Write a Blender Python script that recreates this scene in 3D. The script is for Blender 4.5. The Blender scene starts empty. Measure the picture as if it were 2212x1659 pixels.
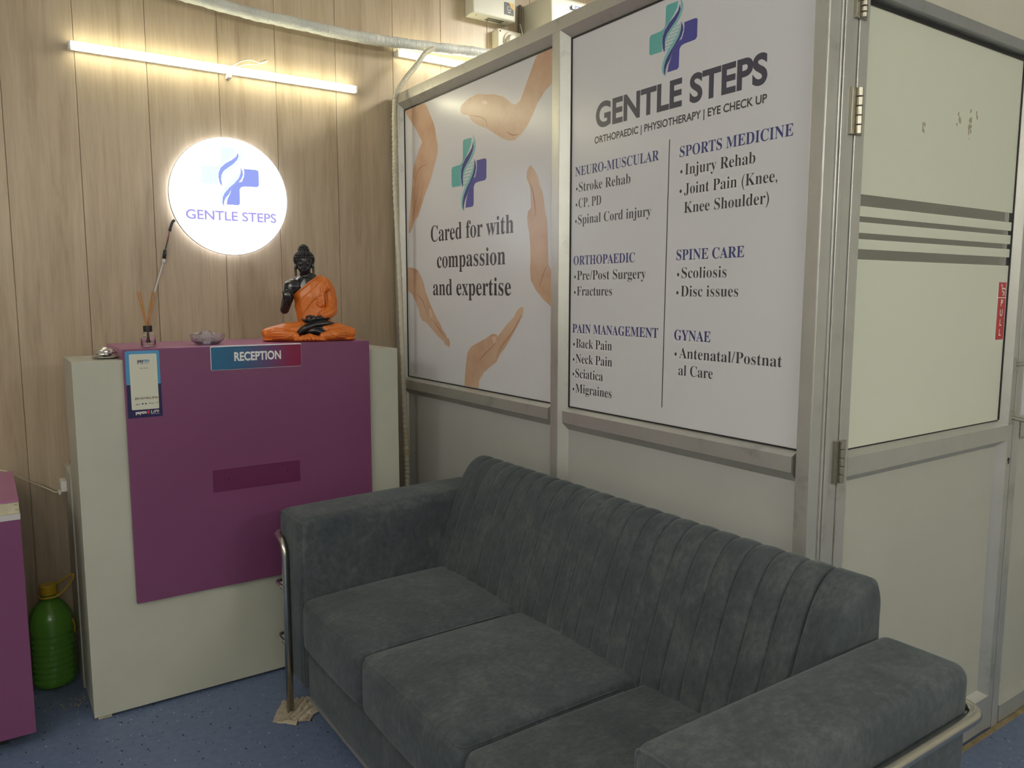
import bpy, bmesh, math, random
from mathutils import Vector, Matrix
S = bpy.context.scene
COL = S.collection
random.seed(7)

# ------------------------------------------------------------------ camera
cam_d = bpy.data.cameras.new('camera')
cam_d.sensor_fit = 'HORIZONTAL'; cam_d.sensor_width = 36.0; cam_d.lens = 27.304
cam_d.clip_start = 0.02
cam = bpy.data.objects.new('camera', cam_d); COL.objects.link(cam)
cam.location = (0, 0, 1.40)
cam.rotation_euler = (math.radians(90 - 6.6466), 0, math.radians(-34.388))
S.camera = cam

# ------------------------------------------------------------------ world, exposure
w = bpy.data.worlds.new('world'); S.world = w; w.use_nodes = True
w.node_tree.nodes['Background'].inputs[0].default_value = (0.9, 0.95, 1, 1)
w.node_tree.nodes['Background'].inputs[1].default_value = 0.05
S.view_settings.view_transform = 'Standard'; S.view_settings.look = 'None'
S.view_settings.gamma = 1.0; S.view_settings.exposure = 0.1
S.view_settings.use_curve_mapping = False
S.cycles.use_denoising = True
S.cycles.max_bounces = 10; S.cycles.transparent_max_bounces = 16
S.cycles.caustics_reflective = False; S.cycles.caustics_refractive = False
S.cycles.sample_clamp_indirect = 6

# lamp strengths (radiance of each lamp's diffuser)
L_LED, L_CEIL, L_DISC, L_ROOM, L_SIDE = 22.0, 6.0, 3.0, 60.0, 92.0  # L_CEIL, L_ROOM and L_SIDE drive fill lamps added out of view
C_LED, C_CEIL, C_DISC = (1, .95, .64), (1, .97, .87), (.93, .95, 1)

# ------------------------------------------------------------------ helpers
OFF = {}
def thing(name, label, cat, loc=(0, 0, 0), rotz=0.0, group=None, kind=None):
    o = bpy.data.objects.new(name, None); COL.objects.link(o)
    o.empty_display_size = 0.05
    o.location = loc; o.rotation_euler = (0, 0, rotz)
    if label: o['label'] = label
    if cat: o['category'] = cat
    if group: o['group'] = group
    if kind: o['kind'] = kind
    OFF[o.name] = Vector((0, 0, 0)) if rotz else Vector(loc)   # unrotated things: parts are drawn in room coordinates
    return o
def obj(name, bm, mat, parent=None, smooth=False, bevel=0.0, bseg=2, off=None, label=None):
    m = bpy.data.meshes.new(name)
    if parent is not None:
        off_v = OFF.get(parent.name, Vector((0, 0, 0))) if off is None else Vector(off)
        if off_v.length: bmesh.ops.translate(bm, verts=bm.verts, vec=-off_v)
    bmesh.ops.recalc_face_normals(bm, faces=bm.faces)
    bm.to_mesh(m); bm.free()
    o = bpy.data.objects.new(name, m); COL.objects.link(o)
    for mm in (mat if isinstance(mat, (list, tuple)) else [mat]): m.materials.append(mm)
    if parent is not None:
        o.parent = parent; OFF[o.name] = OFF.get(parent.name, Vector((0, 0, 0)))
    if smooth:
        for p in m.polygons: p.use_smooth = True
    if bevel:
        b = o.modifiers.new('bevel', 'BEVEL'); b.width = bevel; b.segments = bseg
        b.limit_method = 'ANGLE'; b.angle_limit = math.radians(35)
    if label: o['label'] = label
    return o
def tag(o, label, cat, group=None):
    o['label'] = label; o['category'] = cat
    if group: o['group'] = group
    return o
def center(o):
    """put a single-mesh thing's origin at the centre of its base"""
    vs = [v.co for v in o.data.vertices]
    c = Vector((sum(v.x for v in vs) / len(vs), sum(v.y for v in vs) / len(vs), min(v.z for v in vs)))
    o.data.transform(Matrix.Translation(-c)); o.location = o.location + c
    return o
def struct(o):
    o['kind'] = 'structure'; return o
def BM(): return bmesh.new()
def box(bm, x0, x1, y0, y1, z0, z1, mi=0):
    v = [bm.verts.new(p) for p in ((x0, y0, z0), (x1, y0, z0), (x1, y1, z0), (x0, y1, z0), (x0, y0, z1), (x1, y0, z1), (x1, y1, z1), (x0, y1, z1))]
    for f in ((0, 3, 2, 1), (4, 5, 6, 7), (0, 1, 5, 4), (1, 2, 6, 5), (2, 3, 7, 6), (3, 0, 4, 7)):
        bm.faces.new([v[i] for i in f]).material_index = mi
    return bm
def bx(*a): return box(BM(), *a)
def sweep(bm, pts, section, closed_ends=True, mi=0):
    """extrude a list of 3-D rings"""
    rings = [[bm.verts.new(p) for p in r] for r in pts]
    n = len(rings[0])
    for a, b in zip(rings, rings[1:]):
        for i in range(n):
            bm.faces.new((a[i], a[(i + 1) % n], b[(i + 1) % n], b[i])).material_index = mi
    if closed_ends:
        bm.faces.new(rings[0][::-1]).material_index = mi; bm.faces.new(rings[-1]).material_index = mi
    return rings
def catmull(pts, n=8, closed=False):
    P = [Vector(p) for p in pts]; out = []
    m = len(P)
    rng = range(m) if closed else range(m - 1)
    for i in rng:
        if closed: a, b, c, d = P[(i - 1) % m], P[i], P[(i + 1) % m], P[(i + 2) % m]
        else: a, b, c, d = P[max(i - 1, 0)], P[i], P[i + 1], P[min(i + 2, m - 1)]
        for k in range(n):
            t = k / n
            out.append(.5 * ((2 * b) + (c - a) * t + (2 * a - 5 * b + 4 * c - d) * t * t + (3 * b - a - 3 * c + d) * t ** 3))
    if not closed: out.append(P[-1])
    return out
def fillet(pts, r, n=6):
    P = [Vector(p) for p in pts]; out = [P[0]]
    for i in range(1, len(P) - 1):
        a, b, c = P[i - 1], P[i], P[i + 1]
        u, v = (a - b), (c - b)
        rr = min(r, u.length * .49, v.length * .49)
        p0, p1 = b + u.normalized() * rr, b + v.normalized() * rr
        for k in range(n + 1):
            t = k / n
            out.append((1 - t) ** 2 * p0 + 2 * t * (1 - t) * b + t * t * p1)
    out.append(P[-1]); return out
def tube(bm, pts, r, seg=12, mi=0, rf=None, cap=True):
    P = [Vector(p) for p in pts]; rings = []
    up = None
    for i, p in enumerate(P):
        t = (P[min(i + 1, len(P) - 1)] - P[max(i - 1, 0)]).normalized()
        if up is None:
            up = t.orthogonal().normalized()
        up = (up - t * up.dot(t))
        up = up.normalized() if up.length > 1e-6 else t.orthogonal().normalized()
        s = t.cross(up)
        rr = rf(i / (len(P) - 1)) if rf else r
        rings.append([p + (up * math.cos(a) + s * math.sin(a)) * rr for a in [2 * math.pi * k / seg for k in range(seg)]])
    sweep(bm, rings, None, cap, mi); return bm
def lathe(bm, prof, c=(0, 0, 0), seg=32, mi=0, facet=None):
    c = Vector(c); rings = []
    for r, z in prof:
        rings.append([c + Vector((r * math.cos(2 * math.pi * k / seg), r * math.sin(2 * math.pi * k / seg), z)) for k in range(seg)])
    R = [[bm.verts.new(p) for p in ring] for ring in rings]
    for a, b in zip(R, R[1:]):
        for i in range(seg):
            bm.faces.new((a[i], a[(i + 1) % seg], b[(i + 1) % seg], b[i])).material_index = mi
    bm.faces.new(R[0][::-1]).material_index = mi; bm.faces.new(R[-1]).material_index = mi
    return bm
ICO = {}
def ball(bm, c, r, sub=2, sc=(1, 1, 1), rot=None, mi=0):
    if sub not in ICO:
        t = bmesh.new(); bmesh.ops.create_icosphere(t, subdivisions=sub, radius=1); t.verts.ensure_lookup_table()
        ICO[sub] = ([v.co.copy() for v in t.verts], [[v.index for v in f.verts] for f in t.faces]); t.free()
    vs, fs = ICO[sub]; c = Vector(c)
    nv = [bm.verts.new((c.x + v.x * r * sc[0], c.y + v.y * r * sc[1], c.z + v.z * r * sc[2])) for v in vs]
    for f in fs: bm.faces.new((nv[f[0]], nv[f[1]], nv[f[2]])).material_index = mi
def chain(bm, p0, p1, r0, r1, n=10, sc=(1, 1, 1), sub=2):
    p0, p1 = Vector(p0), Vector(p1)
    for k in range(n + 1):
        t = k / n; ball(bm, p0.lerp(p1, t), r0 + (r1 - r0) * t, sub, sc)
def path_chain(bm, pts, radii, n=6, sc=(1, 1, 1), sub=2):
    for (a, ra), (b, rb) in zip(zip(pts, radii), list(zip(pts, radii))[1:]): chain(bm, a, b, ra, rb, n, sc, sub)
def rbox(bm, x0, x1, y0, y1, z0, z1, r, n=10, top=0.0, front=0.0, k=5, side=0.0):
    """soft block with rounded edges, puffed faces"""
    c = Vector(((x0 + x1) / 2, (y0 + y1) / 2, (z0 + z1) / 2)); h = Vector(((x1 - x0) / 2, (y1 - y0) / 2, (z1 - z0) / 2))
    def coords(hh):
        a = [-hh + r * i / k for i in range(k)]
        b = [-hh + r + (2 * hh - 2 * r) * i / n for i in range(n + 1)]
        return a + b + [-v for v in a[::-1]]
    cs = [coords(h[i]) for i in range(3)]
    vm = {}
    def vert(p):
        q = Vector([max(-(h[i] - r), min(h[i] - r, p[i])) for i in range(3)]); d = Vector(p) - q
        if d.length > 1e-9: p2 = q + d.normalized() * r
        else: p2 = Vector(p)
        u = [p2[i] / h[i] for i in range(3)]
        sh = lambda t: max(0, 1 - t * t)
        if top and p2.z > 0: p2.z += top * (sh(u[0]) * sh(u[1])) ** .7 * max(0, u[2])
        if front and p2.x < 0: p2.x -= front * (sh(u[1]) * sh(u[2])) ** .7 * max(0, -u[0])
        if side: p2.y += side * sh(u[0]) * sh(u[2]) * u[1]
        key = tuple(round(v, 6) for v in p2)
        if key not in vm: vm[key] = bm.verts.new(c + p2)
        return vm[key]
    for ax in range(3):
        a, b = [i for i in range(3) if i != ax]
        for s in (-1, 1):
            for i in range(len(cs[a]) - 1):
                for j in range(len(cs[b]) - 1):
                    q = []
                    for ii, jj in ((i, j), (i + 1, j), (i + 1, j + 1), (i, j + 1)):
                        p = [0, 0, 0]; p[ax] = s * h[ax]; p[a] = cs[a][ii]; p[b] = cs[b][jj]
                        v = vert(p)
                        if v not in q: q.append(v)
                    if len(q) > 2:
                        try: bm.faces.new(q)
                        except ValueError: pass
    return bm
def poly(bm, pts, mi=0):
    f = bm.faces.new([bm.verts.new(p) for p in pts]); f.material_index = mi
    f.normal_update()
    for t in bmesh.ops.triangulate(bm, faces=[f])['faces']: t.material_index = mi
    return bm
def stroke(bm, pts, wd, N, mi=0, taper=True):
    """flat printed line of width wd lying in the plane with normal N"""
    P = [Vector(p) for p in pts]; L = []; R = []
    for i, p in enumerate(P):
        t = (P[min(i + 1, len(P) - 1)] - P[max(i - 1, 0)]).normalized(); s = N.cross(t)
        k = wd / 2 * ((math.sin(math.pi * (i + .35) / (len(P) - .3)) * .8 + .2) if taper else 1)
        L.append(bm.verts.new(p + s * k)); R.append(bm.verts.new(p - s * k))
    for i in range(len(P) - 1):
        bm.faces.new((L[i], L[i + 1], R[i + 1], R[i])).material_index = mi

# ---- lettering: Blender's own built-in font, turned into flat printed letters
def serif(s):
    o = ''
    for c in s:
        if 'A' <= c <= 'Z': o += chr(0x1D400 + ord(c) - 65)
        elif 'a' <= c <= 'z': o += chr(0x1D41A + ord(c) - 97)
        else: o += c
    return o
def raw_text(s, bold=0.0):
    cu = bpy.data.curves.new('letters', 'FONT'); cu.body = s; cu.offset = bold; cu.resolution_u = 6
    o = bpy.data.objects.new('letters', cu); COL.objects.link(o)
    bpy.context.view_layer.update()
    me = bpy.data.meshes.new_from_object(o.evaluated_get(bpy.context.evaluated_depsgraph_get()))
    vs = [v.co.copy() for v in me.vertices]; fs = [tuple(p.vertices) for p in me.polygons]
    bpy.data.objects.remove(o); bpy.data.curves.remove(cu); bpy.data.meshes.remove(me)
    return vs, fs
CAP = {}
def caph(ser, bold):
    k = (ser, bold)
    if k not in CAP:
        vs, _ = raw_text(serif('H') if ser else 'H', bold); CAP[k] = max(v.y for v in vs)
    return CAP[k]
def put_text(bm, s, org, right, up, cap, width=None, align='left', bold=0.0, ser=False, mi=0, slant=0.0):
    vs, fs = raw_text(serif(s) if ser else s, bold)
    x0, x1 = min(v.x for v in vs), max(v.x for v in vs)
    sy = cap / caph(ser, bold); sx = width / (x1 - x0) if width else sy
    W = (x1 - x0) * sx; a = {'left': 0, 'center': -W / 2, 'right': -W}[align]
    org, right, up = Vector(org), Vector(right), Vector(up)
    nv = [bm.verts.new(org + right * ((v.x - x0) * sx + a + slant * v.y * sy) + up * (v.y * sy)) for v in vs]
    for f in fs:
        try: bm.faces.new([nv[i] for i in f]).material_index = mi
        except ValueError: pass

# ------------------------------------------------------------------ materials
def mat(name, col=(.8, .8, .8), rough=.5, metal=0.0, spec=.5, **kw):
    m = bpy.data.materials.new(name); m.use_nodes = True
    b = m.node_tree.nodes['Principled BSDF']
    b.inputs['Base Color'].default_value = (*col, 1); b.inputs['Roughness'].default_value = rough
    b.inputs['Metallic'].default_value = metal; b.inputs['Specular IOR Level'].default_value = spec
    for k, v in kw.items(): b.inputs[k.replace('_', ' ')].default_value = v
    return m
def N(m, t, **kw):
    n = m.node_tree.nodes.new(t)
    for k, v in kw.items():
        if k.startswith('i_'): n.inputs[k[2:].replace('_', ' ')].default_value = v
        else: setattr(n, k, v)
    return n
def LK(m, a, b): m.node_tree.links.new(a, b)
def bsdf(m): return m.node_tree.nodes['Principled BSDF']
def ramp(m, fac, stops):
    r = N(m, 'ShaderNodeValToRGB'); e = r.color_ramp.elements
    while len(e) < len(stops): e.new(.5)
    for el, (p, c) in zip(e, stops): el.position = p; el.color = (*c, 1)
    LK(m, fac, r.inputs[0]); return r
def coords(m, scale=(1, 1, 1), kind='Object'):
    tc = N(m, 'ShaderNodeTexCoord'); mp = N(m, 'ShaderNodeMapping'); mp.inputs['Scale'].default_value = scale
    LK(m, tc.outputs[kind], mp.inputs[0]); return mp.outputs[0]
def bump(m, h, strength=.2, dist=.01):
    b = N(m, 'ShaderNodeBump'); b.inputs['Strength'].default_value = strength; b.inputs['Distance'].default_value = dist
    LK(m, h, b.inputs['Height']); LK(m, b.outputs[0], bsdf(m).inputs['Normal'])
def mottled(name, c0, c1, scale, rough=.5, spec=.5, metal=0, stretch=(1, 1, 1), bmp=0, detail=5, lo=.3, hi=.7):
    m = mat(name, c0, rough, metal, spec)
    n = N(m, 'ShaderNodeTexNoise', i_Scale=scale, i_Detail=detail, i_Roughness=.6)
    LK(m, coords(m, stretch), n.inputs['Vector'])
    r = ramp(m, n.outputs['Fac'], [(lo, c0), (hi, c1)]); LK(m, r.outputs[0], bsdf(m).inputs['Base Color'])
    if bmp: bump(m, n.outputs['Fac'], bmp)
    return m
def emit(name, col, strength):
    m = bpy.data.materials.new(name); m.use_nodes = True; t = m.node_tree; t.nodes.clear()
    e = t.nodes.new('ShaderNodeEmission'); o = t.nodes.new('ShaderNodeOutputMaterial')
    e.inputs[0].default_value = (*col, 1); e.inputs[1].default_value = strength; t.links.new(e.outputs[0], o.inputs[0])
    return m
def clear(name, tint=(1, 1, 1), refl=.12, rough=.02):
    """thin clear pane: see-through with a fresnel-weighted reflection"""
    m = bpy.data.materials.new(name); m.use_nodes = True; t = m.node_tree; t.nodes.clear()
    o = t.nodes.new('ShaderNodeOutputMaterial'); mx = t.nodes.new('ShaderNodeMixShader'); tr = t.nodes.new('ShaderNodeBsdfTransparent')
    gl = t.nodes.new('ShaderNodeBsdfGlossy'); lw = t.nodes.new('ShaderNodeLayerWeight'); ma = t.nodes.new('ShaderNodeMath')
    tr.inputs[0].default_value = (*tint, 1); gl.inputs['Roughness'].default_value = rough; lw.inputs[0].default_value = .35
    ma.operation = 'ADD'; ma.inputs[1].default_value = refl; ma.use_clamp = True
    t.links.new(lw.outputs['Fresnel'], ma.inputs[0]); t.links.new(ma.outputs[0], mx.inputs[0])
    t.links.new(tr.outputs[0], mx.inputs[1]); t.links.new(gl.outputs[0], mx.inputs[2]); t.links.new(mx.outputs[0], o.inputs[0])
    return m

def wood_mat():
    m = mat('pale maple PVC panel', (.4, .3, .2), .36, 0, .4)
    geo = N(m, 'ShaderNodeNewGeometry')
    rnd = N(m, 'ShaderNodeAttribute', attribute_name='panel')
    add = N(m, 'ShaderNodeVectorMath', operation='ADD'); mul = N(m, 'ShaderNodeVectorMath', operation='SCALE')
    LK(m, geo.outputs['Position'], add.inputs[0]); LK(m, rnd.outputs['Vector'], mul.inputs[0]); mul.inputs['Scale'].default_value = 7.3
    LK(m, mul.outputs[0], add.inputs[1])
    mp = N(m, 'ShaderNodeMapping'); mp.inputs['Scale'].default_value = (9, 9, .75); LK(m, add.outputs[0], mp.inputs[0])
    warp = N(m, 'ShaderNodeTexNoise', i_Scale=1.6, i_Detail=2); LK(m, mp.outputs[0], warp.inputs['Vector'])
    a2 = N(m, 'ShaderNodeVectorMath', operation='ADD'); s2 = N(m, 'ShaderNodeVectorMath', operation='SCALE'); s2.inputs['Scale'].default_value = .9
    LK(m, warp.outputs['Color'], s2.inputs[0]); LK(m, mp.outputs[0], a2.inputs[0]); LK(m, s2.outputs[0], a2.inputs[1])
    n = N(m, 'ShaderNodeTexNoise', i_Scale=1.7, i_Detail=6, i_Roughness=.62); LK(m, a2.outputs[0], n.inputs['Vector'])
    mp2 = N(m, 'ShaderNodeMapping'); mp2.inputs['Scale'].default_value = (160, 160, 7); LK(m, add.outputs[0], mp2.inputs[0])
    f = N(m, 'ShaderNodeTexNoise', i_Scale=1.0, i_Detail=2); LK(m, mp2.outputs[0], f.inputs['Vector'])
    r = ramp(m, n.outputs['Fac'], [(.27, (.325, .25, .170)), (.42, (.43, .343, .244)), (.58, (.48, .39, .283)), (.76, (.525, .435, .32))])
    rf = ramp(m, f.outputs['Fac'], [(.35, (.93, .925, .92)), (.65, (1.02, 1.02, 1.02))])
    mx = N(m, 'ShaderNodeMix', data_type='RGBA', blend_type='MULTIPLY'); mx.inputs[0].default_value = 1
    LK(m, r.outputs[0], mx.inputs[6]); LK(m, rf.outputs[0], mx.inputs[7]); LK(m, mx.outputs[2], bsdf(m).inputs['Base Color'])
    bump(m, f.outputs['Fac'], .04, .002)
    return m
def alu_mat(name='anodised aluminium', c=(.53, .53, .50)):
    m = mat(name, c, .36, .6, .5)
    n = N(m, 'ShaderNodeTexNoise', i_Scale=6.0, i_Detail=8, i_Roughness=.7); LK(m, coords(m), n.inputs['Vector'])
    r = ramp(m, n.outputs['Fac'], [(.30, tuple(v * .72 for v in c)), (.42, c), (.7, tuple(min(1, v * 1.1) for v in c))])
    LK(m, r.outputs[0], bsdf(m).inputs['Base Color'])
    n2 = N(m, 'ShaderNodeTexNoise', i_Scale=60.0, i_Detail=3); LK(m, coords(m, (1, 1, .05)), n2.inputs['Vector'])
    rr = N(m, 'ShaderNodeMapRange', i_To_Min=.28, i_To_Max=.5); LK(m, n2.outputs['Fac'], rr.inputs[0]); LK(m, rr.outputs[0], bsdf(m).inputs['Roughness'])
    return m
def suede_mat():
    m = mat('blue grey suede', (.05, .06, .063), .85, 0, .25, Sheen_Weight=.22, Sheen_Roughness=.45)
    bsdf(m).inputs['Sheen Tint'].default_value = (.7, .78, .8, 1)
    n = N(m, 'ShaderNodeTexNoise', i_Scale=7.0, i_Detail=8, i_Roughness=.68, i_Distortion=.6); LK(m, coords(m), n.inputs['Vector'])
    n2 = N(m, 'ShaderNodeTexNoise', i_Scale=55.0, i_Detail=5, i_Roughness=.7); LK(m, coords(m, (1, 1.4, .7)), n2.inputs['Vector'])
    mx = N(m, 'ShaderNodeMath', operation='MULTIPLY_ADD'); mx.inputs[1].default_value = .45
    s = N(m, 'ShaderNodeMath', operation='MULTIPLY'); s.inputs[1].default_value = .55
    LK(m, n.outputs['Fac'], s.inputs[0]); LK(m, n2.outputs['Fac'], mx.inputs[0]); LK(m, s.outputs[0], mx.inputs[2])
    r = ramp(m, mx.outputs[0], [(.36, (.036, .046, .055)), (.5, (.058, .070, .080)), (.66, (.104, .115, .120))])
    LK(m, r.outputs[0], bsdf(m).inputs['Base Color'])
    bump(m, n2.outputs['Fac'], .12, .004)
    return m
def floor_mat():
    m = mat('speckled blue vinyl floor', (.07, .1, .19), .42, 0, .4)
    co = coords(m)
    base = N(m, 'ShaderNodeTexNoise', i_Scale=40.0, i_Detail=4); LK(m, co, base.inputs['Vector'])
    r = ramp(m, base.outputs['Fac'], [(.3, (.125, .17, .285)), (.7, (.155, .205, .335))])
    col = r.outputs[0]
    for sc, thr, c, seed in ((46, .10, (.008, .01, .02), 0), (60, .085, (.5, .55, .62), 5), (85, .10, (.012, .015, .03), 9), (38, .07, (.3, .37, .47), 14)):
        mp = N(m, 'ShaderNodeMapping'); mp.inputs['Location'].default_value = (seed, seed * .7, 0); mp.inputs['Rotation'].default_value = (0, 0, .4); mp.inputs['Scale'].default_value = (1, .62, 1)
        LK(m, co, mp.inputs[0])
        v = N(m, 'ShaderNodeTexVoronoi', i_Scale=float(sc)); LK(m, mp.outputs[0], v.inputs['Vector'])
        wn = N(m, 'ShaderNodeTexWhiteNoise'); LK(m, v.outputs['Position'], wn.inputs['Vector'])
        th = N(m, 'ShaderNodeMath', operation='MULTIPLY'); th.inputs[1].default_value = thr * 1.6; LK(m, wn.outputs['Value'], th.inputs[0])
        lt = N(m, 'ShaderNodeMath', operation='LESS_THAN'); LK(m, v.outputs['Distance'], lt.inputs[0]); LK(m, th.outputs[0], lt.inputs[1])
        mx = N(m, 'ShaderNodeMix', data_type='RGBA'); LK(m, lt.outputs[0], mx.inputs[0]); LK(m, col, mx.inputs[6]); mx.inputs[7].default_value = (*c, 1)
        col = mx.outputs[2]
    LK(m, col, bsdf(m).inputs['Base Color'])
    return m
M_wood = wood_mat(); M_alu = alu_mat(); M_suede = suede_mat(); M_floor = floor_mat()
M_wall = mottled('cream painted board', (.60, .58, .49), (.66, .64, .55), 3, .6, .3)
M_ceil = mat('white ceiling board', (.72, .71, .67), .8)
M_ceilroom = mat('pale ceiling', (.6, .6, .58), .8)
M_infill = mottled('grey white laminate', (.43, .435, .42), (.475, .48, .465), 2.2, .38, .45)
M_doorinf = mottled('cream white laminate', (.455, .455, .39), (.495, .495, .43), 2.2, .42, .4)
M_vinyl = mottled('printed vinyl', (.66, .66, .70), (.69, .69, .73), 2, .27, .42)
M_black = mat('black rubber', (.012, .012, .014), .5)
M_inkdark = mat('dark ink', (.055, .05, .06), .32); M_inknavy = mat('navy ink', (.05, .06, .2), .32); M_inkgrey = mat('charcoal ink', (.07, .07, .10), .32)
M_teal = mat('teal ink', (.13, .43, .42), .32); M_teall = mat('light teal ink', (.22, .52, .53), .32); M_blue = mat('indigo ink', (.075, .075, .32), .32); M_band = mat('deep indigo ink', (.05, .06, .24), .32)
M_white = mat('white print', (.8, .8, .8), .4)
def skin_mat():
    m = mat('printed skin tone', (.6, .36, .22), .3, 0, .42)
    n = N(m, 'ShaderNodeTexNoise', i_Scale=5.5, i_Detail=5, i_Roughness=.6); LK(m, coords(m), n.inputs['Vector'])
    r = ramp(m, n.outputs['Fac'], [(.3, (.50, .295, .19)), (.5, (.60, .405, .285)), (.7, (.65, .475, .355))]); LK(m, r.outputs[0], bsdf(m).inputs['Base Color'])
    return m
M_skin = skin_mat(); M_skind = mat('printed skin crease', (.40, .2, .12), .3); M_nail = mat('printed nail', (.72, .5, .42), .3)
M_cwhite = mottled('off white laminate', (.455, .46, .39), (.50, .505, .43), 5, .42, .4)
M_purple = mottled('purple laminate', (.172, .053, .132), (.187, .059, .145), 3, .3, .45)
M_purpleglare = mottled('purple laminate with painted glare', (.39, .13, .30), (.42, .15, .33), 3, .3, .5)  # same laminate, lightened to paint in glare from the lit wall and sign
M_patch = mat('unfaded purple laminate', (.118, .018, .074), .34)
M_board = mottled('bare particle board', (.5, .45, .3), (.6, .55, .4), 60, .7)
M_steel = mat('brushed steel tube', (.62, .60, .55), .24, 1.0)
M_glass = mat('clear glass', (1, 1, 1), .02, 0, .5, Transmission_Weight=1.0, IOR=1.45)
M_crystal = mat('crystal', (1, .97, 1), .04, 0, .8, Transmission_Weight=.82, IOR=1.5)
M_pane = clear('clear pane', (.93, .96, .93), .4)
def film_mat():
    m = mat('frosted film', (.86, .875, .75), .4, 0, .35)
    t = m.node_tree; b = bsdf(m); o = t.nodes['Material Output']
    tr = t.nodes.new('ShaderNodeBsdfTranslucent'); tr.inputs[0].default_value = (.86, .93, .72, 1); mx = t.nodes.new('ShaderNodeMixShader'); mx.inputs[0].default_value = .22
    LK(m, b.outputs[0], mx.inputs[1]); LK(m, tr.outputs[0], mx.inputs[2]); LK(m, mx.outputs[0], o.inputs[0]); return m
M_film = film_mat()
M_led = emit('lit LED diffuser', C_LED, L_LED); M_plastic = mat('white plastic', (.75, .75, .72), .4)
M_ivory = mat('ivory plastic', (.62, .59, .48), .45)
M_devw = mat('off white painted metal', (.58, .57, .48), .4); M_dark = mat('dark slot', (.02, .02, .02), .6)

# ================================================================== SETTING
YB, XP, XG, YD, YG, ZC = 3.28, 1.585, 1.612, 1.08, 1.107, 3.0
struct(obj('floor', bx(-1.8, 4.3, -2.6, YB + .1, -.06, 0), M_floor))
struct(obj('ceiling', bx(-1.8, 4.3, -2.6, YB + .1, ZC, ZC + .08), M_ceil))
def panel_wall(name, x0, xs, x1, y, axis='y', z1=ZC):
    """tongue-and-groove PVC cladding: every board has a chamfered edge and a groove lip"""
    bm = BM(); lay = bm.faces.layers.float_vector.new('panel')
    ed = [x0] + xs + [x1]
    for a, b in zip(ed, ed[1:]):
        n0 = len(bm.faces)
        g = .0035
        sec = [(a + .0002, y + .012), (a + .0002, y + .0016), (a + .0016, y), (b - .0030, y), (b - .0009, y + .0016), (b - .0009, y + .012)]
        lo = [bm.verts.new((p[0], p[1], 0)) for p in sec]; hi = [bm.verts.new((p[0], p[1], z1)) for p in sec]
        rv = Vector((random.random(), random.random(), random.random()))
        fs = [bm.faces.new((lo[i], lo[i + 1], hi[i + 1], hi[i])) for i in range(5)] + [bm.faces.new(lo), bm.faces.new(hi[::-1]), bm.faces.new((lo[5], lo[0], hi[0], hi[5]))]
        for f in fs: f[lay] = rv
    n0 = len(bm.faces)
    box(bm, x0, x1, y + .011, y + .08, 0, z1)
    return obj(name, bm, M_wood)
gx = [-1.39, -1.14, -.89, -.64, -.39, -.14, .114, .344, .582, .843, 1.07, 1.33, 1.60, 1.845, 2.10, 2.35, 2.6, 2.85, 3.1, 3.35, 3.6, 3.85, 4.1]
struct(panel_wall('wall_back', -1.8, gx, 4.3, YB))
struct(obj('wall_left', bx(-1.88, -1.8, -2.6, YB, 0, ZC), M_wall))
struct(obj('wall_right', bx(4.2, 4.3, -2.6, YB, 0, ZC), M_wall))
struct(obj('wall_front', bx(-1.8, 4.3, -2.68, -2.6, 0, ZC), M_wall))

# ---- partition: aluminium framing with chamfered glazing beads, plane x = XP (front) / XG (infill)
part = thing('wall_partition', None, None, (1.6, 2.2, 0), kind='structure')
def rail_y(name, y0, y1, z0, z1, ct=.012, cb=.012, depth=.055, mat_=M_alu, parent=part):
    """horizontal member along y; ct/cb = height of the sloped bead above / below the flat face"""
    sec = [(XG, z0 - cb), (XP, z0), (XP, z1), (XG, z1 + ct), (XG + depth, z1 + ct), (XG + depth, z0 - cb)]
    bm = BM(); sweep(bm, [[(x, y0, z) for x, z in sec], [(x, y1, z) for x, z in sec]], None)
    return obj(name, bm, mat_, parent)
def post_z(name, y0, y1, z0, z1, c0=.0, c1=.0, parent=part):
    sec = [(XG, y0 - c0), (XP, y0), (XP, y1), (XG, y1 + c1), (XG + .055, y1 + c1), (XG + .055, y0 - c0)]
    bm = BM(); sweep(bm, [[(x, y, z0) for x, y in sec], [(x, y, z1) for x, y in sec]], None)
    return obj(name, bm, M_alu, parent, bevel=.0015)
struct(post_z('trim_2', 3.208, 3.262, 0, 2.2315, .012, 0, None))
struct(post_z('trim_3', 2.046, 2.086, 0, 2.2315, .028, .014, None))
struct(post_z('trim_4', 1.0815, 1.118, 0, 2.9, 0, .012, None))
struct(rail_y('trim_5', 1.118, 3.262, 2.232, 2.272, 0, .026, parent=None))
rail_y('bottom_rail', 1.118, 3.208, .0, .09, .01, 0)
rail_y('middle_rail', 2.10, 3.205, .972, 1.011, .012, .026)
rail_y('middle_rail', 1.13, 2.02, .972, 1.011, .012, .026)
obj('lower_panel', bx(XG, XG + .012, 2.086, 3.208, .09, .96), M_infill, part)
obj('lower_panel', bx(XG, XG + .012, 1.118, 2.046, .09, .96), M_infill, part)
def gasket(parent, y0, y1, z0, z1, sides, t=.005):
    for k in sides:
        a = {'t': (y0, y1, z1 - t, z1), 'b': (y0, y1, z0, z0 + t * .6), 'l': (y1 - t, y1, z0, z1)}[k]
        obj('gasket', box(BM(), XG - .004, XG - .0008, *a), M_black, parent)
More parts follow.
